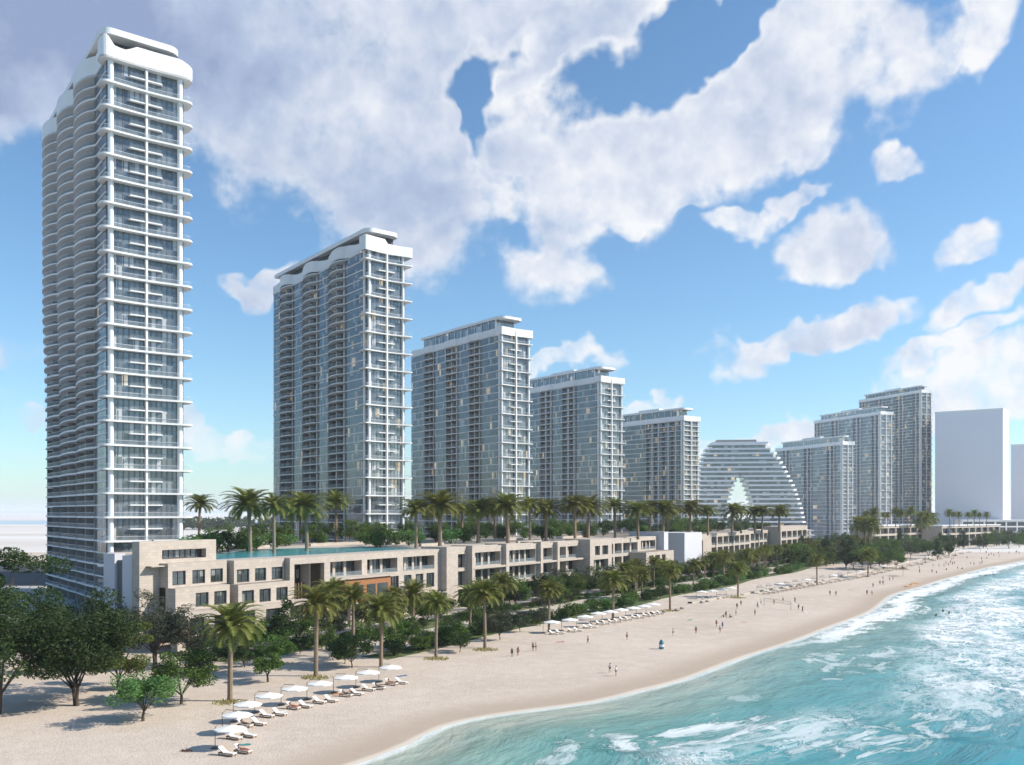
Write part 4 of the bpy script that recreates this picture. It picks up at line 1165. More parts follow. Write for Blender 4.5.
for (px, py, h, cr, leaf, lab, sd_, th, nl, tk) in NEAR[:-1]:
    k = tree_kind('broadleaf_tree', 'tree', sd_, h, cr, th, nl, .25 if h > 14.5 else .20, leaf, limbs=8, trunks=tk, tr=.13 + h * .009)
    p = P(px, py); k.place((p.x, p.y, 0), 0, lab)

# generic trees for the middle distance ---------------------------------------
MIDK = [tree_kind('broadleaf_tree', 'tree', 40 + i, 9.0, 4.2, 1.6, 3600, .28, lf, limbs=7, tr=.14) for i, lf in enumerate(('leaf_dark', 'leaf_mid', 'leaf_mid', 'leaf_grey'))]
MIDK.append(tree_kind('conifer_tree', 'tree', 51, 10.0, 3.0, 1.0, 2600, .28, 'leaf_dark', limbs=8, shape='cone', tr=.2))
BUSHK = []
for i, lf in enumerate(('leaf_mid', 'leaf_mid', 'leaf_dark', 'leaf_fresh')):
    rr = random.Random(70 + i); t_ = MB(); c_ = MB()
    for k in range(5):
        a = k * 1.257; t_.tube([(0, 0, -.1), (math.cos(a) * .6, math.sin(a) * .6, 1.2)], [.06, .02], 4)
    for k in range(9): leaf_cloud(c_, rr, (rr.uniform(-1, 1), rr.uniform(-1, 1), rr.uniform(.7, 1.8)), (.9, .9, .7), 120, .17)
    root = bpy.data.objects.new('shrub', None); COL.objects.link(root); tag(root, 'x', 'shrub'); part('stem', t_.mesh('stem', 'trunk'), root); part('foliage', c_.mesh('foliage', lf), root)
    BUSHK.append(Kind(root))
rv = random.Random(21)
def run_trees(spots, kinds, desc, group, hrange, base_h, start=0):
    spots = sorted(spots, key=lambda p: p[0] / p[1])
    for i, s in enumerate(spots):
        h = rv.uniform(*hrange); k = rv.choice(kinds)
        lab = f'{desc}, {ordw(i + 1)} from the left'
        k.place((s[0], s[1], s[2] if len(s) > 2 else 0), rv.uniform(0, 6.28), lab, group, h / base_h)
# street trees in front of the terrace building
sp = []
for u in list(np.arange(18, 60, 6.5)) + list(np.arange(64, 104, 9)) + list(np.arange(104, 250, 4.6)) + list(np.arange(254, 560, 5.5)):
    p = UV(u + rv.uniform(-2, 2), rv.choice([14, 17, 19]) + rv.uniform(-1.5, 2)); sp.append((p.x, p.y))
run_trees(sp, MIDK, 'dark street tree before the terrace buildings', 'street trees before the terrace buildings', (6.5, 9.8), 9.0)
sp = []
for u in list(np.arange(112, 245, 9.0)) + list(np.arange(300, 480, 8.0)):
    p = UV(u + rv.uniform(-2, 2), rv.uniform(2.5, 4.5)); sp.append((p.x, p.y))
run_trees(sp, MIDK, 'slim tree against the terrace facade', 'trees against the facade', (6, 9), 9.0)
# small trees and shrubs of the hedge line above the beach
sp = []
for u in list(np.arange(22, 330, 4.6)):
    v = 39.5 + 1.5 * math.sin(u / 15) + rv.uniform(-1.8, 1.8); p = UV(u, v); sp.append((p.x, p.y))
    if rv.random() < .5: p = UV(u + 2.5, v + rv.uniform(-2, 2)); sp.append((p.x, p.y))
for u in np.arange(330, 540, 7.0):
    p = UV(u, 37 + rv.uniform(-2, 3)); sp.append((p.x, p.y))
run_trees(sp, BUSHK, 'round green shrub of the hedge bed', 'shrubs of the hedge bed', (2.2, 4.0), 2.3)
sp = []
for u in list(np.arange(40, 300, 13.0)):
    p = UV(u + rv.uniform(-3, 3), rv.choice([36.5, 41, 44, 22, 30]) + rv.uniform(-1, 1)); sp.append((p.x, p.y))
run_trees(sp, MIDK, 'small tree among the hedge bed shrubs', 'small trees above the beach', (4.2, 6.6), 9.0)
sp = []
for (px, py) in [(238, 655), (250, 648), (262, 652), (226, 662), (285, 646), (300, 640), (345, 664), (338, 660), (352, 668), (300, 655), (322, 650), (366, 652), (400, 648), (420, 652), (408, 640), (448, 640), (460, 652), (500, 640), (520, 632), (540, 626), (212, 672), (245, 668), (276, 664)]:
    p = P(px, py); sp.append((p.x, p.y))
run_trees(sp, MIDK + BUSHK[:0], 'leafy young tree among the beach palms', 'young trees among the palms', (4.6, 7.2), 9.0)
# bushes in the bed beside the promenade

sp = []
for u in np.arange(2, 420, 6.5):
    p = UV(u + rv.uniform(-2, 2), 21 + rv.uniform(-1, 1)); sp.append((p.x, p.y))
run_trees(sp, BUSHK, 'low shrub beside the inner promenade edge', 'shrubs along the promenade', (1.2, 2.4), 2.3)
# roof garden bushes and small trees
sp = []
for u in np.arange(33, 245, 4.2):
    v = -rv.uniform(46, 62) + (rv.uniform(0, 30) if u > 100 else 0); p = UV(u, v)
    if u < 60: p = UV(u, -rv.uniform(34, 46))
    sp.append((p.x, p.y, DECK))
for u in np.arange(258, 490, 6): p = UV(u, -rv.uniform(9, 40)); sp.append((p.x, p.y, 16.2))
run_trees(sp, BUSHK, 'leafy bush of the roof garden', 'roof garden bushes', (3.2, 5.5), 2.3)
sp = []
for u in np.arange(70, 245, 9): p = UV(u, -rv.uniform(60, 70)); sp.append((p.x, p.y, DECK))
for u in np.arange(200, 480, 8): p = UV(u, -rv.uniform(40, 66) if u > 250 else -rv.uniform(30, 66)); sp.append((p.x, p.y, 16.2))
run_trees(sp, MIDK[:3], 'dark tree at the back of the roof garden', 'roof garden trees', (6.5, 9.5), 9.0)
# woods by the far end of the beach
sp = []
for k in range(95):
    px = rv.uniform(800, 1030); py = rv.uniform(546, 561) if px < 950 else rv.uniform(541, 549); p = P(px, py); 
    sp.append((p.x, p.y))
for k in range(26):
    px = rv.uniform(795, 900); py = rv.uniform(561, 570); p = P(px, py); sp.append((p.x, p.y))
run_trees(sp, MIDK, 'dark tree of the far beach grove', 'grove at the far end of the beach', (9, 14), 9.0)
# far dark tree line behind the deck, between the first two towers
fl = MB(); rl_ = random.Random(8)
for k in range(900):
    x = rl_.uniform(-610, 500); y = 1500 + rl_.uniform(-60, 60); leaf_cloud(fl, rl_, (x, y, 8 + rl_.uniform(-3, 6)), (11, 11, 8), 12, 4.5)
tag(fl.build('far_wood', 'leaf_dark'), 'far dark tree line on the horizon behind the pool deck', None, None, 'stuff')

# palms -------------------------------------------------------------------------
FRONT = [(230, 701, 614), (316, 676, 595), (353, 657, 590), (381, 667, 602), (413, 634, 588), (436, 657, 597), (470, 634, 590), (485, 648, 587), (549, 632, 585), (502, 617, 578), (613, 620, 576), (642, 598, 571), (670, 610, 567),
         (738, 597, 565), (817, 585, 557), (868, 577, 552), (330, 640, 588), (395, 640, 592), (630, 600, 574)]
for i, (px, py, pt) in enumerate(sorted(FRONT)):
    p = P(px, py); h = (py - pt) / F * p.y
    put_palm(p, h, f'beach margin date palm, {ordw(i + 1)} from the left among beach palms', 'palms along the beach margin', i, 1.0 if px < 700 else .95)
# palms along the promenade, smaller in the picture
sp = []
for u in list(np.arange(150, 330, 11)) + list(np.arange(330, 560, 9)):
    p = UV(u + rv.uniform(-2, 2), 20 + rv.uniform(-1, 14)); sp.append(p)
sp.sort(key=lambda p: p.x / p.y)
for i, p in enumerate(sp): put_palm(p, rv.uniform(8, 10.5), f'palm lining the promenade, {ordw(i + 1)} from the left among promenade palms', 'palms lining the promenade', i)
DK = [(199, 541, 499), (250, 553, 497), (274, 554, 500), (292, 541, 502), (307, 551, 500), (336, 543, 496), (416, 548, 504), (440, 547, 499), (462, 540, 506), (478, 543, 504), (508, 543, 500), (530, 541.5, 501), (546, 541, 504), (575, 541, 500), (588, 540, 502), (615, 539, 502),
      (638, 539, 506), (663, 537, 505), (668, 535, 507), (690, 535, 504), (708, 535, 508), (732, 534, 507), (741, 533, 508), (755, 533, 509), (762, 533, 508), (779, 531, 508), (300, 540, 503), (345, 538, 503), (495, 541, 504), (650, 537, 504)]
for i, (px, py, pt) in enumerate(sorted(DK)):
    p = P(px, py, DECK); h = (py - pt) / F * p.y
    put_palm(p, h, f'tall roof deck date palm, {ordw(i + 1)} from the left among the deck palms', 'palms on the roof deck', i + 1, 1.2 if px < 400 else 1.4)
far_p = [(rv.uniform(856, 878), rv.uniform(551, 558), 17, 0) for _ in range(5)] + [(rv.uniform(920, 936), rv.uniform(545, 550), 19, 0) for _ in range(3)]
far_p += [(868 + k * 6.4 + rv.uniform(-2.5, 2.5), 526.3 + (k % 3) * .5, rv.uniform(6.5, 9.5), 17.6) for k in range(10)] + [(948 + k * 6.2 + rv.uniform(-2, 2), 526 + (k % 2) * .5, rv.uniform(7, 9.5), 17) for k in range(7)]
far_p = sorted([(*P(a, b, z_), h) for a, b, h, z_ in far_p], key=lambda q: q[0] / q[1])
for i, q in enumerate(far_p):
    put_palm(Vector(q[:3]), q[3] * 1.3, f'distant palm by the far terrace buildings, {ordw(i + 1)} from the left there', 'distant tall palms', i, .85)
# dry tufts round the palm feet
for i, (px, py) in enumerate([(230, 703), (316, 678), (436, 659), (485, 650), (670, 611), (738, 598)]):
    p = P(px, py); m = MB(); rr = random.Random(90 + i)
    for k in range(160):
        a = rr.uniform(0, 6.28); r = rr.uniform(.5, 2.6); b = Vector((r * math.cos(a), r * math.sin(a) * .8, 0)); t2 = b + Vector((rr.gauss(0, .22), rr.gauss(0, .22), rr.uniform(.2, .55)))
        m.poly([b + Vector((-.09, 0, 0)), b + Vector((.09, .05, 0)), t2])
    o = m.build('dry_tuft', 'dry_plant'); o.location = (p.x, p.y, 0)
    tag(o, f'ring of dry yellow-brown tufts round a beach palm foot, {ordw(i + 1)} from the left', 'plant', 'dry tufts at the palm feet')
# ---------------------------------------------------------------- beach furniture
def make_umbrella(mat='canvas'):
    e = bpy.data.objects.new('beach_umbrella', None); COL.objects.link(e); tag(e, 'x', 'umbrella')
    m = MB(); n = 8; rad = 1.9; z0 = 2.35
    rim = [(rad * math.cos(6.283 * k / n + .39), rad * math.sin(6.283 * k / n + .39) * .92, z0) for k in range(n)]
    for k in range(n):
        a, b = rim[k], rim[(k + 1) % n]; m.poly([a, b, (0, 0, z0 + .42)]); m.quad((a[0], a[1], z0 - .16), (b[0], b[1], z0 - .16), b, a)
        m.poly([(b[0] * .98, b[1] * .98, z0 - .03), (a[0] * .98, a[1] * .98, z0 - .03), (0, 0, z0 + .36)])
    part('canopy', m.mesh('canopy', mat), e)
    m = MB(); m.tube([(-1.9, 0, -.1), (-1.9, 0, 2.5), (-1.4, 0, 2.95), (0, 0, 2.85), (0, 0, 2.3)], .045, 6); part('pole', m.mesh('pole', 'metal_dark'), e)
    m = MB(); m.box(-2.3, -1.5, -.4, .4, 0, .1); part('base', m.mesh('base', 'metal_dark'), e)
    return Kind(e)
def make_lounger(towel=False, mat='cushion'):
    e = bpy.data.objects.new('sun_lounger', None); COL.objects.link(e); tag(e, 'x', 'sun lounger')
    m = MB(); m.box(-.95, .95, -.33, .33, .22, .30)
    for sy in (-.28, .28):
        for sx in (-.8, .8): m.box(sx - .04, sx + .04, sy - .04, sy + .04, 0, .22)
    part('frame', m.mesh('frame', 'teak'), e)
    m = MB(); pts = [(.98, .36), (-.25, .36), (-.95, .86)]
    for (a, b) in zip(pts, pts[1:]):
        m.box(0, 0, 0, 0, 0, 0) if False else None
        m.quad((a[0], -.31, a[1]), (a[0], .31, a[1]), (b[0], .31, b[1]), (b[0], -.31, b[1])); m.quad((a[0], -.31, a[1] - .1), (a[0], -.31, a[1]), (b[0], -.31, b[1]), (b[0], -.31, b[1] - .1))
        m.quad((a[0], .31, a[1]), (a[0], .31, a[1] - .1), (b[0], .31, b[1] - .1), (b[0], .31, b[1])); m.quad((a[0], .31, a[1] - .1), (a[0], -.31, a[1] - .1), (b[0], -.31, b[1] - .1), (b[0], .31, b[1] - .1))
    m.quad((.98, -.31, .26), (.98, .31, .26), (.98, .31, .36), (.98, -.31, .36)); m.quad((-.95, .31, .76), (-.95, -.31, .76), (-.95, -.31, .86), (-.95, .31, .86))
    part('cushion', m.mesh('cushion', mat), e)
    if towel: m = MB(); m.box(-.1, .8, -.28, .28, .365, .40); part('towel', m.mesh('towel', 'towel'), e)
    return Kind(e)
UM, LO, LT = make_umbrella(), make_lounger(), make_lounger(True)
UG = make_umbrella('grey_canvas'); LG = make_lounger(False, 'grey_canvas')
seaang = math.atan2(SEA.y, SEA.x)
UN = [(230.5, 727), (237, 713), (247.5, 702.5), (268.6, 694), (294.5, 687), (320, 682), (346, 676), (368, 671), (390.5, 666)]
for i, (px, py) in enumerate(UN):
    c = P(px, py, 2.5); c.z = 0
    UM.place((c.x, c.y, 0), R(-8 + 3 * i), f'white cantilever beach umbrella, {ordw(i + 1)} from the foreground in the front row', 'white umbrellas of the front row', .98)
    for j, s in enumerate((-1, 1)):
        q = c + Vector((1.0, -2.2, 0)) + Vector((.75, 0.55, 0)) * s * .95 + SEA * .3
        k = LT if (i, j) in ((0, 1), (4, 0)) else LO
        k.place((q.x, q.y, 0), seaang + R(8 - 5 * i % 7), f'{"lounger with an orange towel" if k is LT else "cream sun lounger"} under the {ordw(i + 1)} front umbrella, {"nearer" if s < 0 else "farther"} of its pair', 'sun loungers of the front row', 1.1)
US = [(552, 633), (570, 630.5), (585, 627), (598, 623.4), (610, 621.6), (621, 619.5), (633, 617.6), (644, 615.5), (653, 613.5)]
for i, (px, py) in enumerate(US):
    c = P(px, py); 
    UM.place((c.x, c.y, 0), R(10 * i % 17), f'white umbrella of the second row, {ordw(i + 1)} from the left beside the palms', 'white umbrellas of the second row', 1.05)
    for j, s in enumerate((-1, 1)):
        q = c + Vector((1.0, -2.2, 0)) + Vector((.75, 0.65, 0)) * s
        LO.place((q.x, q.y, 0), seaang, f'sun lounger under the {ordw(i + 1)} umbrella of the second row, {"nearer" if s < 0 else "farther"} of its pair', 'sun loungers of the second row', 1.1)
path = [(702, 600), (712, 599), (722, 597.5), (731, 596)] + [(762 + (860 - 762) * k / 11, 594.5 - 17 * k / 11) for k in range(12)] + [(868 + (965 - 868) * k / 13, 575.5 - 22 * (k / 13)) for k in range(14)]
for i, (px, py) in enumerate(path):
    c = P(px, py - 1.2)
    (UM if i < 4 or i % 3 == 0 else UG).place((c.x, c.y, 0), R(13 * i % 23), f'small distant umbrella, {ordw(i + 1)} from the left in the long third row', 'umbrellas of the third row', .95)
    for j, s in enumerate((-1, 1)):
        q = c + Vector((1.4, -3.0, 0)) + Vector((1.3, 1.6, 0)) * s
        LG.place((q.x, q.y, 0), seaang + .2, f'tiny sun lounger before the {ordw(i + 1)} umbrella of the third row, {"nearer" if s < 0 else "farther"} of its pair', 'sun loungers of the third row', 1.25)
# low sand-coloured wall that separates the walk from the beach further along
w = MB(); pts = [P(690, 603.5), P(760, 591.5), P(800, 585), P(860, 572.5), P(905, 563), P(960, 551)]
cp = catmull(pts, 6)
for a, b in zip(cp, cp[1:]):
    n_ = (b - a).normalized().cross(Vector((0, 0, 1))) * .7
    i_ = len(w.v); w.v += [tuple(a - n_), tuple(a + n_), tuple(b + n_), tuple(b - n_)] + [tuple(q + Vector((0, 0, .5))) for q in (a - n_, a + n_, b + n_, b - n_)]
    for q in ((4, 5, 6, 7), (1, 2, 6, 5), (3, 0, 4, 7)): w.f.append(tuple(i_ + k for k in q)); w.m.append(0)
tag(w.build('low_wall', 'deck_floor'), 'long low pale wall curving along the top of the beach at right', 'wall')
# boulders under the palm and beside the umbrellas
for i, (px, py, s) in enumerate([(652, 614, 1.2), (659, 613, 1.0), (664, 612.5, .9), (677, 611, 1.2), (682, 609, .9), (702, 603, 1.1), (707, 602, .9)]):
    import bmesh
    bm = bmesh.new(); bmesh.ops.create_icosphere(bm, subdivisions=2, radius=.7 * s); rr = random.Random(i)
    for v in bm.verts: v.co *= rr.uniform(.82, 1.15); v.co.z *= .6
    me = bpy.data.meshes.new('boulder'); bm.to_mesh(me); bm.free(); me.materials.append(MATS['rock']); o = obj('boulder', me); p = P(px, py); o.location = (p.x, p.y, .2)
    tag(o, f'brown boulder beside the palm past the second umbrella row, {ordw(i + 1)} from the left', 'rock', 'boulders on the beach')

# ---------------------------------------------------------------- people
SKINS = [(0.42, 0.25, 0.17), (0.30, 0.17, 0.11), (0.20, 0.11, 0.07), (0.50, 0.33, 0.24)]
for i, c in enumerate(SKINS): simple(f'skin_{i}', c, .6, .05, 2)
CL = {'navy': (0.02, 0.03, 0.07), 'white': (0.7, 0.7, 0.7), 'red': (0.45, 0.05, 0.03), 'black': (0.02, 0.02, 0.02), 'blue': (0.06, 0.16, 0.34), 'orange': (0.6, 0.22, 0.05), 'teal': (0.05, 0.22, 0.22), 'grey': (.25, .25, .26)}
for k, c in CL.items(): simple('cloth_' + k, c, .9, .08, 3)
simple('hair', (0.03, 0.02, 0.015), .6)
def skin_body(joints, edges, name):
    me = bpy.data.meshes.new(name); me.from_pydata([j[0] for j in joints], edges, []); o = obj(name, me)
    md = o.modifiers.new('s', 'SKIN'); md.use_smooth_shade = True
    sv = me.skin_vertices[0].data
    for k, j in enumerate(joints): sv[k].radius = (j[1], j[1] if len(j) < 3 else j[2])
    sv[0].use_root = True
    sb = o.modifiers.new('b', 'SUBSURF'); sb.levels = 1
    dg = bpy.context.evaluated_depsgraph_get(); out = bpy.data.meshes.new_from_object(o.evaluated_get(dg))
    bpy.data.objects.remove(o); out.name = name
    return out
def figure(pose, skin, top, bottom):
    """pose: dict of joint positions; returns a Kind with body, hair, clothing"""
    g = dict(pelvis=(0, 0, .95), waist=(0, 0, 1.08), chest=(0, 0, 1.30), neck=(0, 0, 1.48), head=(0, .01, 1.58), crown=(0, .0, 1.68),
             shl=(-.18, 0, 1.42), ell=(-.24, 0, 1.14), wrl=(-.25, .06, .90), hal=(-.25, .08, .82), shr=(.18, 0, 1.42), elr=(.24, 0, 1.14), wrr=(.25, .06, .90), har=(.25, .08, .82),
             hil=(-.09, 0, .90), knl=(-.11, .02, .50), anl=(-.11, -.02, .09), tol=(-.12, .14, .04), hir=(.09, 0, .90), knr=(.11, .02, .50), anr=(.11, -.02, .09), tor=(.12, .14, .04))
    g.update(pose)
    rad = dict(pelvis=.135, waist=.115, chest=.145, neck=.055, head=.085, crown=.075, shl=.065, ell=.042, wrl=.03, hal=.035, shr=.065, elr=.042, wrr=.03, har=.035, hil=.095, knl=.06, anl=.038, tol=.035, hir=.095, knr=.06, anr=.038, tor=.035)
    names = list(g); ed = [('pelvis', 'waist'), ('waist', 'chest'), ('chest', 'neck'), ('neck', 'head'), ('head', 'crown'), ('chest', 'shl'), ('shl', 'ell'), ('ell', 'wrl'), ('wrl', 'hal'), ('chest', 'shr'), ('shr', 'elr'), ('elr', 'wrr'), ('wrr', 'har'),
          ('pelvis', 'hil'), ('hil', 'knl'), ('knl', 'anl'), ('anl', 'tol'), ('pelvis', 'hir'), ('hir', 'knr'), ('knr', 'anr'), ('anr', 'tor')]
    js = [(g[n], rad[n]) for n in names]; E = [(names.index(a), names.index(b)) for a, b in ed]
    body = skin_body(js, E, 'body')
    # fingers, nose and ears joined into the same mesh
    x = MB()
    for sd_, w_, h_ in (('l', 'wrl', 'hal'), ('r', 'wrr', 'har')):
        hd = Vector(g[h_]); d = (hd - Vector(g[w_])).normalized(); s = d.cross(Vector((0, 1, .01))).normalized()
        for k in range(4):
            b = hd + s * (k - 1.5) * .018; L = (.065, .08, .075, .055)[k]; x.tube([b, b + d * L * .6, b + d * L + Vector((0, .02, 0))], [.011, .01, .007], 5)
        sg = 1 if sd_ == 'l' else -1; x.tube([hd - d * .02, hd + s * sg * .04 + d * .02, hd + s * sg * .045 + d * .05], [.013, .011, .008], 5)
    hp = Vector(g['head']); x.tube([hp + Vector((0, .06, .04)), hp + Vector((0, .115, .0))], [.01, .02], 5)
    for sx in (-1, 1): x.tube([hp + Vector((sx * .075, 0, .03)), hp + Vector((sx * .095, -.01, .02))], [.02, .025], 5)
    import bmesh
    bm = bmesh.new(); bm.from_mesh(body); bm.from_mesh(x.mesh('x', skin)); bm.to_mesh(body); bm.free()
    body.materials.clear(); body.materials.append(MATS[skin])
    e = bpy.data.objects.new('person', None); COL.objects.link(e); tag(e, 'x', 'person')
    part('body', body, e)
    hr = skin_body([((hp + Vector((0, -.03, .03))), .085), ((hp + Vector((0, -.015, .10))), .088), ((hp + Vector((0, -.06, -.04))), .06)], [(0, 1), (0, 2)], 'hair'); hr.materials.append(MATS['hair']); part('hair', hr, e)
    up = lambda a, k: (Vector(g[a]), rad[a] * k)
    if top:
        js = [up('chest', 1.13), up('waist', 1.16), up('shl', 1.25), up('shr', 1.25), (Vector(g['shl']).lerp(Vector(g['ell']), .5), .066), (Vector(g['shr']).lerp(Vector(g['elr']), .5), .066), up('pelvis', 1.05)]
        c = skin_body(js, [(0, 1), (0, 2), (0, 3), (2, 4), (3, 5), (1, 6)], 'shirt'); c.materials.append(MATS['cloth_' + top]); part('shirt', c, e)
    js = [up('pelvis', 1.12), up('hil', 1.14), up('hir', 1.14), (Vector(g['hil']).lerp(Vector(g['knl']), .55), .10), (Vector(g['hir']).lerp(Vector(g['knr']), .55), .10)]
    c = skin_body(js, [(0, 1), (0, 2), (1, 3), (2, 4)], 'shorts'); c.materials.append(MATS['cloth_' + bottom]); part('shorts', c, e)
    return Kind(e)
WALK = dict(knl=(-.10, .17, .52), anl=(-.10, .20, .11), tol=(-.10, .34, .06), knr=(.10, .0, .50), anr=(.10, -.28, .16), tor=(.10, -.17, .05), ell=(-.24, -.12, 1.16), wrl=(-.23, -.10, .93), hal=(-.23, -.08, .85), elr=(.24, .08, 1.16), wrr=(.23, .22, .96), har=(.23, .27, .90))
REACH = dict(elr=(.27, .12, 1.56), wrr=(.22, .2, 1.80), har=(.21, .22, 1.88), ell=(-.3, .15, 1.25), wrl=(-.24, .33, 1.32), hal=(-.22, .39, 1.34), knl=(-.16, .1, .50), anl=(-.2, 0, .09), tol=(-.21, .15, .04))
SIT = dict(pelvis=(0, 0, .16), waist=(0, -.02, .28), chest=(0, -.03, .48), neck=(0, 0, .67), head=(0, .03, .77), crown=(0, .03, .87), shl=(-.18, -.03, .60), ell=(-.26, .10, .38), wrl=(-.12, .3, .36), hal=(-.08, .36, .38), shr=(.18, -.03, .60), elr=(.26, .10, .38), wrr=(.12, .3, .36), har=(.08, .36, .38),
           hil=(-.1, .05, .15), knl=(-.15, .42, .42), anl=(-.12, .66, .09), tol=(-.12, .8, .05), hir=(.1, .05, .15), knr=(.15, .42, .42), anr=(.12, .66, .09), tor=(.12, .8, .05))
LIE = dict(pelvis=(0, 0, .5), waist=(0, -.15, .52), chest=(0, -.36, .64), neck=(0, -.5, .76), head=(0, -.58, .83), crown=(0, -.65, .90), shl=(-.18, -.42, .70), ell=(-.27, -.25, .5), wrl=(-.22, -.02, .5), hal=(-.2, .06, .5), shr=(.18, -.42, .70), elr=(.27, -.25, .5), wrr=(.22, -.02, .5), har=(.2, .06, .5),
           hil=(-.09, .05, .48), knl=(-.1, .42, .56), anl=(-.1, .82, .46), tol=(-.1, .88, .58), hir=(.09, .05, .48), knr=(.1, .45, .50), anr=(.1, .86, .46), tor=(.1, .92, .58))
PK = {('stand', 0): figure({}, 'skin_0', None, 'navy'), ('stand', 1): figure({}, 'skin_1', 'black', 'black'), ('stand', 2): figure({}, 'skin_3', 'white', 'grey'), ('stand', 3): figure({}, 'skin_1', 'red', 'orange'),
      ('walk', 0): figure(WALK, 'skin_0', 'white', 'navy'), ('walk', 1): figure(WALK, 'skin_2', None, 'red'), ('walk', 2): figure(WALK, 'skin_0', 'blue', 'blue'),
      ('reach', 0): figure(REACH, 'skin_1', None, 'black'), ('reach', 1): figure(REACH, 'skin_0', 'orange', 'red'),
      ('sit', 0): figure(SIT, 'skin_1', 'grey', 'black'), ('lie', 0): figure(LIE, 'skin_0', None, 'red'), ('lie', 1): figure(LIE, 'skin_2', None, 'black')}
WORD = {('stand', 0): 'bare-chested person standing in navy shorts', ('stand', 1): 'person standing in black top and shorts', ('stand', 2): 'person standing in white shirt and grey shorts', ('stand', 3): 'person standing in red top and orange shorts',
        ('walk', 0): 'person walking in white shirt and navy shorts', ('walk', 1): 'bare-chested person walking in red shorts', ('walk', 2): 'person walking in blue shirt and shorts',
        ('reach', 0): 'bare-chested volleyball player with an arm up', ('reach', 1): 'player in orange shirt with an arm up', ('sit', 0): 'person sitting on the sand in grey shirt', ('lie', 0): 'sunbather in red shorts', ('lie', 1): 'sunbather in black shorts'}
PEOPLE = [(512, 657, 'stand', 1), (518, 656, 'walk', 1), (533, 651, 'stand', 0), (536, 651, 'stand', 2), (588, 644, 'walk', 1), (627, 640, 'stand', 0), (610, 673, 'walk', 0), (616, 676, 'stand', 2), (352, 692, 'sit', 0),
          (673, 636, 'stand', 0), (696, 634, 'walk', 1), (716.5, 627, 'walk', 1), (720, 633, 'walk', 0), (722.5, 629, 'walk', 2), (726, 617.5, 'stand', 1), (724, 617, 'sit', 0), (730, 617.5, 'sit', 0), (736, 616, 'stand', 0), (737, 609, 'stand', 1), (741, 606, 'walk', 1),
          (755, 615.5, 'stand', 0), (757.5, 608, 'reach', 0), (761, 605, 'stand', 0), (774, 605, 'reach', 1), (783, 602.5, 'stand', 1), (795, 603, 'reach', 0), (798.5, 610, 'stand', 0), (802.5, 612.5, 'reach', 0), (797, 587, 'sit', 0),
          (830, 595.5, 'stand', 1), (836, 596, 'walk', 1), (867, 595, 'stand', 1), (872, 595.5, 'stand', 0), (880, 585, 'stand', 1), (883, 585, 'walk', 1), (883, 580, 'stand', 2), (889.5, 581, 'stand', 0), (893, 580.5, 'stand', 1), (919.5, 573, 'stand', 1), (932, 573, 'stand', 1), (936.5, 573, 'sit', 0),
          (939, 567, 'stand', 0), (944, 567, 'stand', 3), (946, 564.5, 'stand', 3), (948.5, 566, 'walk', 1), (950.5, 563.5, 'stand', 3), (952.5, 565, 'stand', 3), (957.5, 569.5, 'stand', 0), (962.5, 569, 'sit', 0), (946.5, 570, 'sit', 0),
          (970.5, 565, 'stand', 1), (974, 565.5, 'stand', 0), (980, 565, 'walk', 1), (982, 563.5, 'stand', 1), (987, 558.5, 'sit', 0), (999, 557.5, 'stand', 1), (967, 559, 'stand', 0), (1009, 554, 'stand', 0), (1016, 553, 'walk', 1), (1019, 554, 'stand', 3), (873, 587.5, 'stand', 0), (900, 561, 'walk', 0)]
re_ = random.Random(77)
for _ in range(26):
    px = re_.uniform(890, 1020); lo = 574 - (px - 890) * .15; PEOPLE.append((px, lo - re_.uniform(0, 1) ** 1.5 * 10, *re_.choice([('stand', 1), ('stand', 0), ('walk', 1), ('sit', 0), ('stand', 3), ('walk', 0)])))
PEOPLE += [(405, 637, 'walk', 0), (407, 637.5, 'stand', 1), (335, 648, 'walk', 2), (560, 612, 'walk', 0), (596, 604, 'stand', 2)]
PEOPLE.sort()
rp = random.Random(4)
cnt = {}
for (px, py, a, b) in PEOPLE:
    p = P(px, py); key = (a, b); cnt[key] = cnt.get(key, 0) + 1
    PK[key].place((p.x, p.y, 0), rp.uniform(0, 6.28), f'{WORD[key]}, {ordw(cnt[key])} from the left in such dress', 'people on the beach', 1.0 if px > 360 else .9)
SW = [(936, 617, .0), (943, 612.5, .1), (949, 615, .1), (986, 577, .2), (994, 577.5, .4), (993, 575.5, .2)]
for i, (px, py, up_) in enumerate(SW):
    p = P(px, py, -.3); PK[('stand', 1)].place((p.x, p.y, -1.15 + up_), rp.uniform(0, 6.28), f'bather standing chest deep in the sea, {ordw(i + 1)} from the left among the bathers', 'bathers in the sea', 1.05)
for i, (ui, s) in enumerate(((0, 1), (2, -1), (4, -1), (6, -1), (8, -1), (7, 1))):
    c = P(*UN[ui], 2.5); c.z = 0; q = c + Vector((1.0, -2.2, 0)) + Vector((.75, 0.55, 0)) * s * .95 + SEA * .3
    PK[('lie', i % 2)].place((q.x, q.y, -.02), seaang + R(8 - 5 * ui % 7) - R(90), f'{WORD[("lie", i % 2)]} lying back on a lounger under the {ordw(ui + 1)} front umbrella', 'sunbathers on loungers', 1.0)
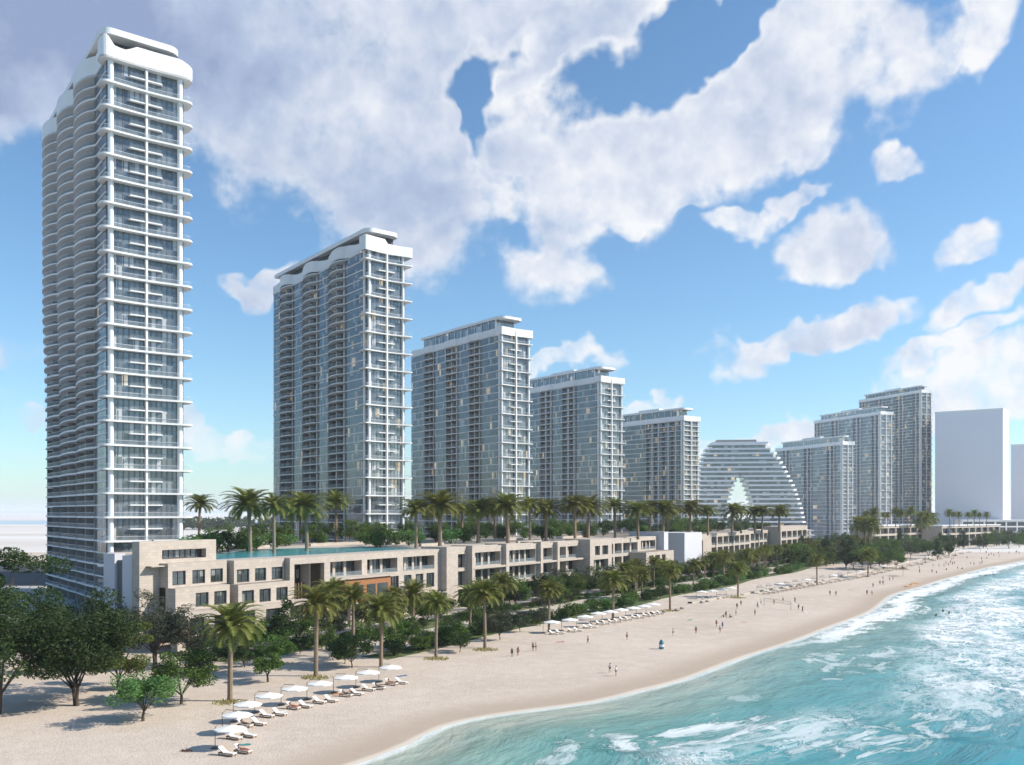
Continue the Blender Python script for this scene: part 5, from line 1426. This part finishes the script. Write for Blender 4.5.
# children's boards, net, shelter
for i, (px, py, rz) in enumerate([(908, 586.5, .3), (912, 584.5, .8), (915.5, 583.5, .2)]):
    p = P(px, py); m = MB(); pts = [(1.9 * math.cos(a) , .42 * math.sin(a) * (1 - .25 * math.cos(a))) for a in [6.283 * k / 18 for k in range(18)]]; m.prism(pts, .05, .28)
    e = thing('rescue_board', f'orange board lying at the water edge, {ordw(i + 1)} from the left of three', 'board', (p.x, p.y, 0), rz, 'orange boards at the water edge'); m.build('hull', 'board_orange', e)
    m = MB(); m.box(-.5, .5, -.2, .2, .28, .34); m.build('deck_pad', 'cloth_white', e)
p = P(661.5, 649); e = thing('beach_shelter', 'small teal and white pop-up changing tent standing alone on the open sand', 'tent', (p.x, p.y, 0), .4, None, (.62, .62, .95))
m = MB(); prof = [(.0, .78), (.5, .85), (1.0, .82), (1.5, .68), (1.85, .42), (2.0, .05)]
def ring_(z, r): return [(r * math.cos(6.283 * k / 12), r * math.sin(6.283 * k / 12), z) for k in range(12)]
for j, ((z0, r0), (z1, r1)) in enumerate(zip(prof, prof[1:])):
    a, b = ring_(z0, r0), ring_(z1, r1)
    for k in range(12): m.quad(a[k], a[(k + 1) % 12], b[(k + 1) % 12], b[k], 1 if j == 1 and 0 else (1 if j == 1 else 0))
m.build('tent_shell', ['board_blue', 'cloth_white'], e)
a, b = P(764, 606), P(803, 612)
e = thing('volleyball_net', 'beach volleyball net between two posts with a white band', 'net', (0, 0, 0))
d = (b - a).normalized(); a, b = a, a + d * min((b - a).length, 12)
for q in (a, b): m = MB(); m.tube([q + Vector((0, 0, -.1)), q + Vector((0, 0, 2.45))], .05, 6); m.build('post', 'metal_dark', e)
m = MB(); nn = Vector((0, 0, 1)).cross(d) * .02
for z0, z1 in ((2.3, 2.42), (1.45, 1.52)): 
    m.quad(a + Vector((0, 0, z0)), b + Vector((0, 0, z0)), b + Vector((0, 0, z1)), a + Vector((0, 0, z1)))
for k in range(int((b - a).length / .15)):
    q = a + d * .15 * k; m.quad(q + Vector((0, 0, 1.5)), q + d * .02 + Vector((0, 0, 1.5)), q + d * .02 + Vector((0, 0, 2.3)), q + Vector((0, 0, 2.3)))
m.build('mesh_net', 'rope', e)
m = MB(); ct = [P(758, 602.5), P(790, 601), P(808, 613), P(762, 608)]
for q, r_ in zip(ct, ct[1:] + ct[:1]):
    n_ = (r_ - q).normalized().cross(Vector((0, 0, 1))) * .12; m.quad(q - n_, q + n_, r_ + n_, r_ - n_)
o = m.build('court_lines', 'rope'); o.location.z = .012; tag(o, 'pale boundary ribbon of the beach volleyball court', 'court lines')
p = P(903, 576); e = thing('brown_umbrella', 'dark brown beach umbrella on a tall pole, alone on the far sand', 'umbrella', (p.x, p.y, 0))
m = MB(); m.tube([(0, 0, -.1), (0, 0, 3.2)], .06, 6); m.build('pole', 'metal_dark', e)
m = MB()
for k in range(8):
    a_, b_ = 6.283 * k / 8, 6.283 * (k + 1) / 8; m.poly([(2.6 * math.cos(a_), 2.6 * math.sin(a_), 2.9), (2.6 * math.cos(b_), 2.6 * math.sin(b_), 2.9), (0, 0, 3.7)])
m.build('canopy', 'brown_canvas', e)
p = P(186, 751.5); m = MB(); rr = random.Random(2)
for k in range(60):
    a = rr.uniform(0, 6.28); b_ = Vector((rr.gauss(0, .3), rr.gauss(0, .2), 0)); m.poly([b_, b_ + Vector((.2, .04, .1)), b_ + Vector((rr.gauss(0, .3), rr.gauss(0, .2), .2))])
o = m.build('driftwood_tuft', 'bronze'); o.location = (p.x, p.y, 0); tag(o, 'small brown clump of debris on the sand near the nearest umbrella', 'debris')

# ---------------------------------------------------------------- air
hm = bpy.data.materials.new('air'); hm.use_nodes = True; ht = NT(hm.node_tree)
ho = ht.n('ShaderNodeOutputMaterial'); hv = ht.n('ShaderNodeVolumePrincipled')
hv.inputs['Color'].default_value = (0.90, 0.94, 1.0, 1); hv.inputs['Density'].default_value = 0.00007; hv.inputs['Anisotropy'].default_value = 0.2
ht.t.links.new(hv.outputs[0], ho.inputs['Volume'])
MATS['air'] = hm
m = MB(); m.box(-60000, 60000, -20000, 60000, -5.6, 186)
hz = m.build('haze', 'air'); tag(hz, kind='stuff')

# towels and bags left on the sand
for i, (px, py, c, rz) in enumerate([(243, 745, 'teal', .3), (282, 712, 'white', 1.0), (338, 694, 'orange', .2), (402, 676, 'blue', .7), (560, 642, 'red', .4), (607, 632, 'white', .1), (690, 620, 'teal', .9), (744, 622, 'orange', .3), (812, 600, 'white', .2), (850, 590, 'red', .5)]):
    p = P(px, py); m = MB(); n = 8
    for a in range(n):
        for b in range(4):
            f = lambda q, w: (-.9 + 1.8 * q / n, -.4 + .8 * w / 4, .03 + .025 * math.sin(q * 1.7 + w + i))
            m.quad(f(a, b), f(a + 1, b), f(a + 1, b + 1), f(a, b + 1))
    o = m.build('beach_towel', 'cloth_' + c); o.location = (p.x, p.y, .01); o.rotation_euler.z = rz
    tag(o, f'{c} beach towel spread on the open sand, {ordw(i + 1)} from the left', 'towel', 'beach towels')
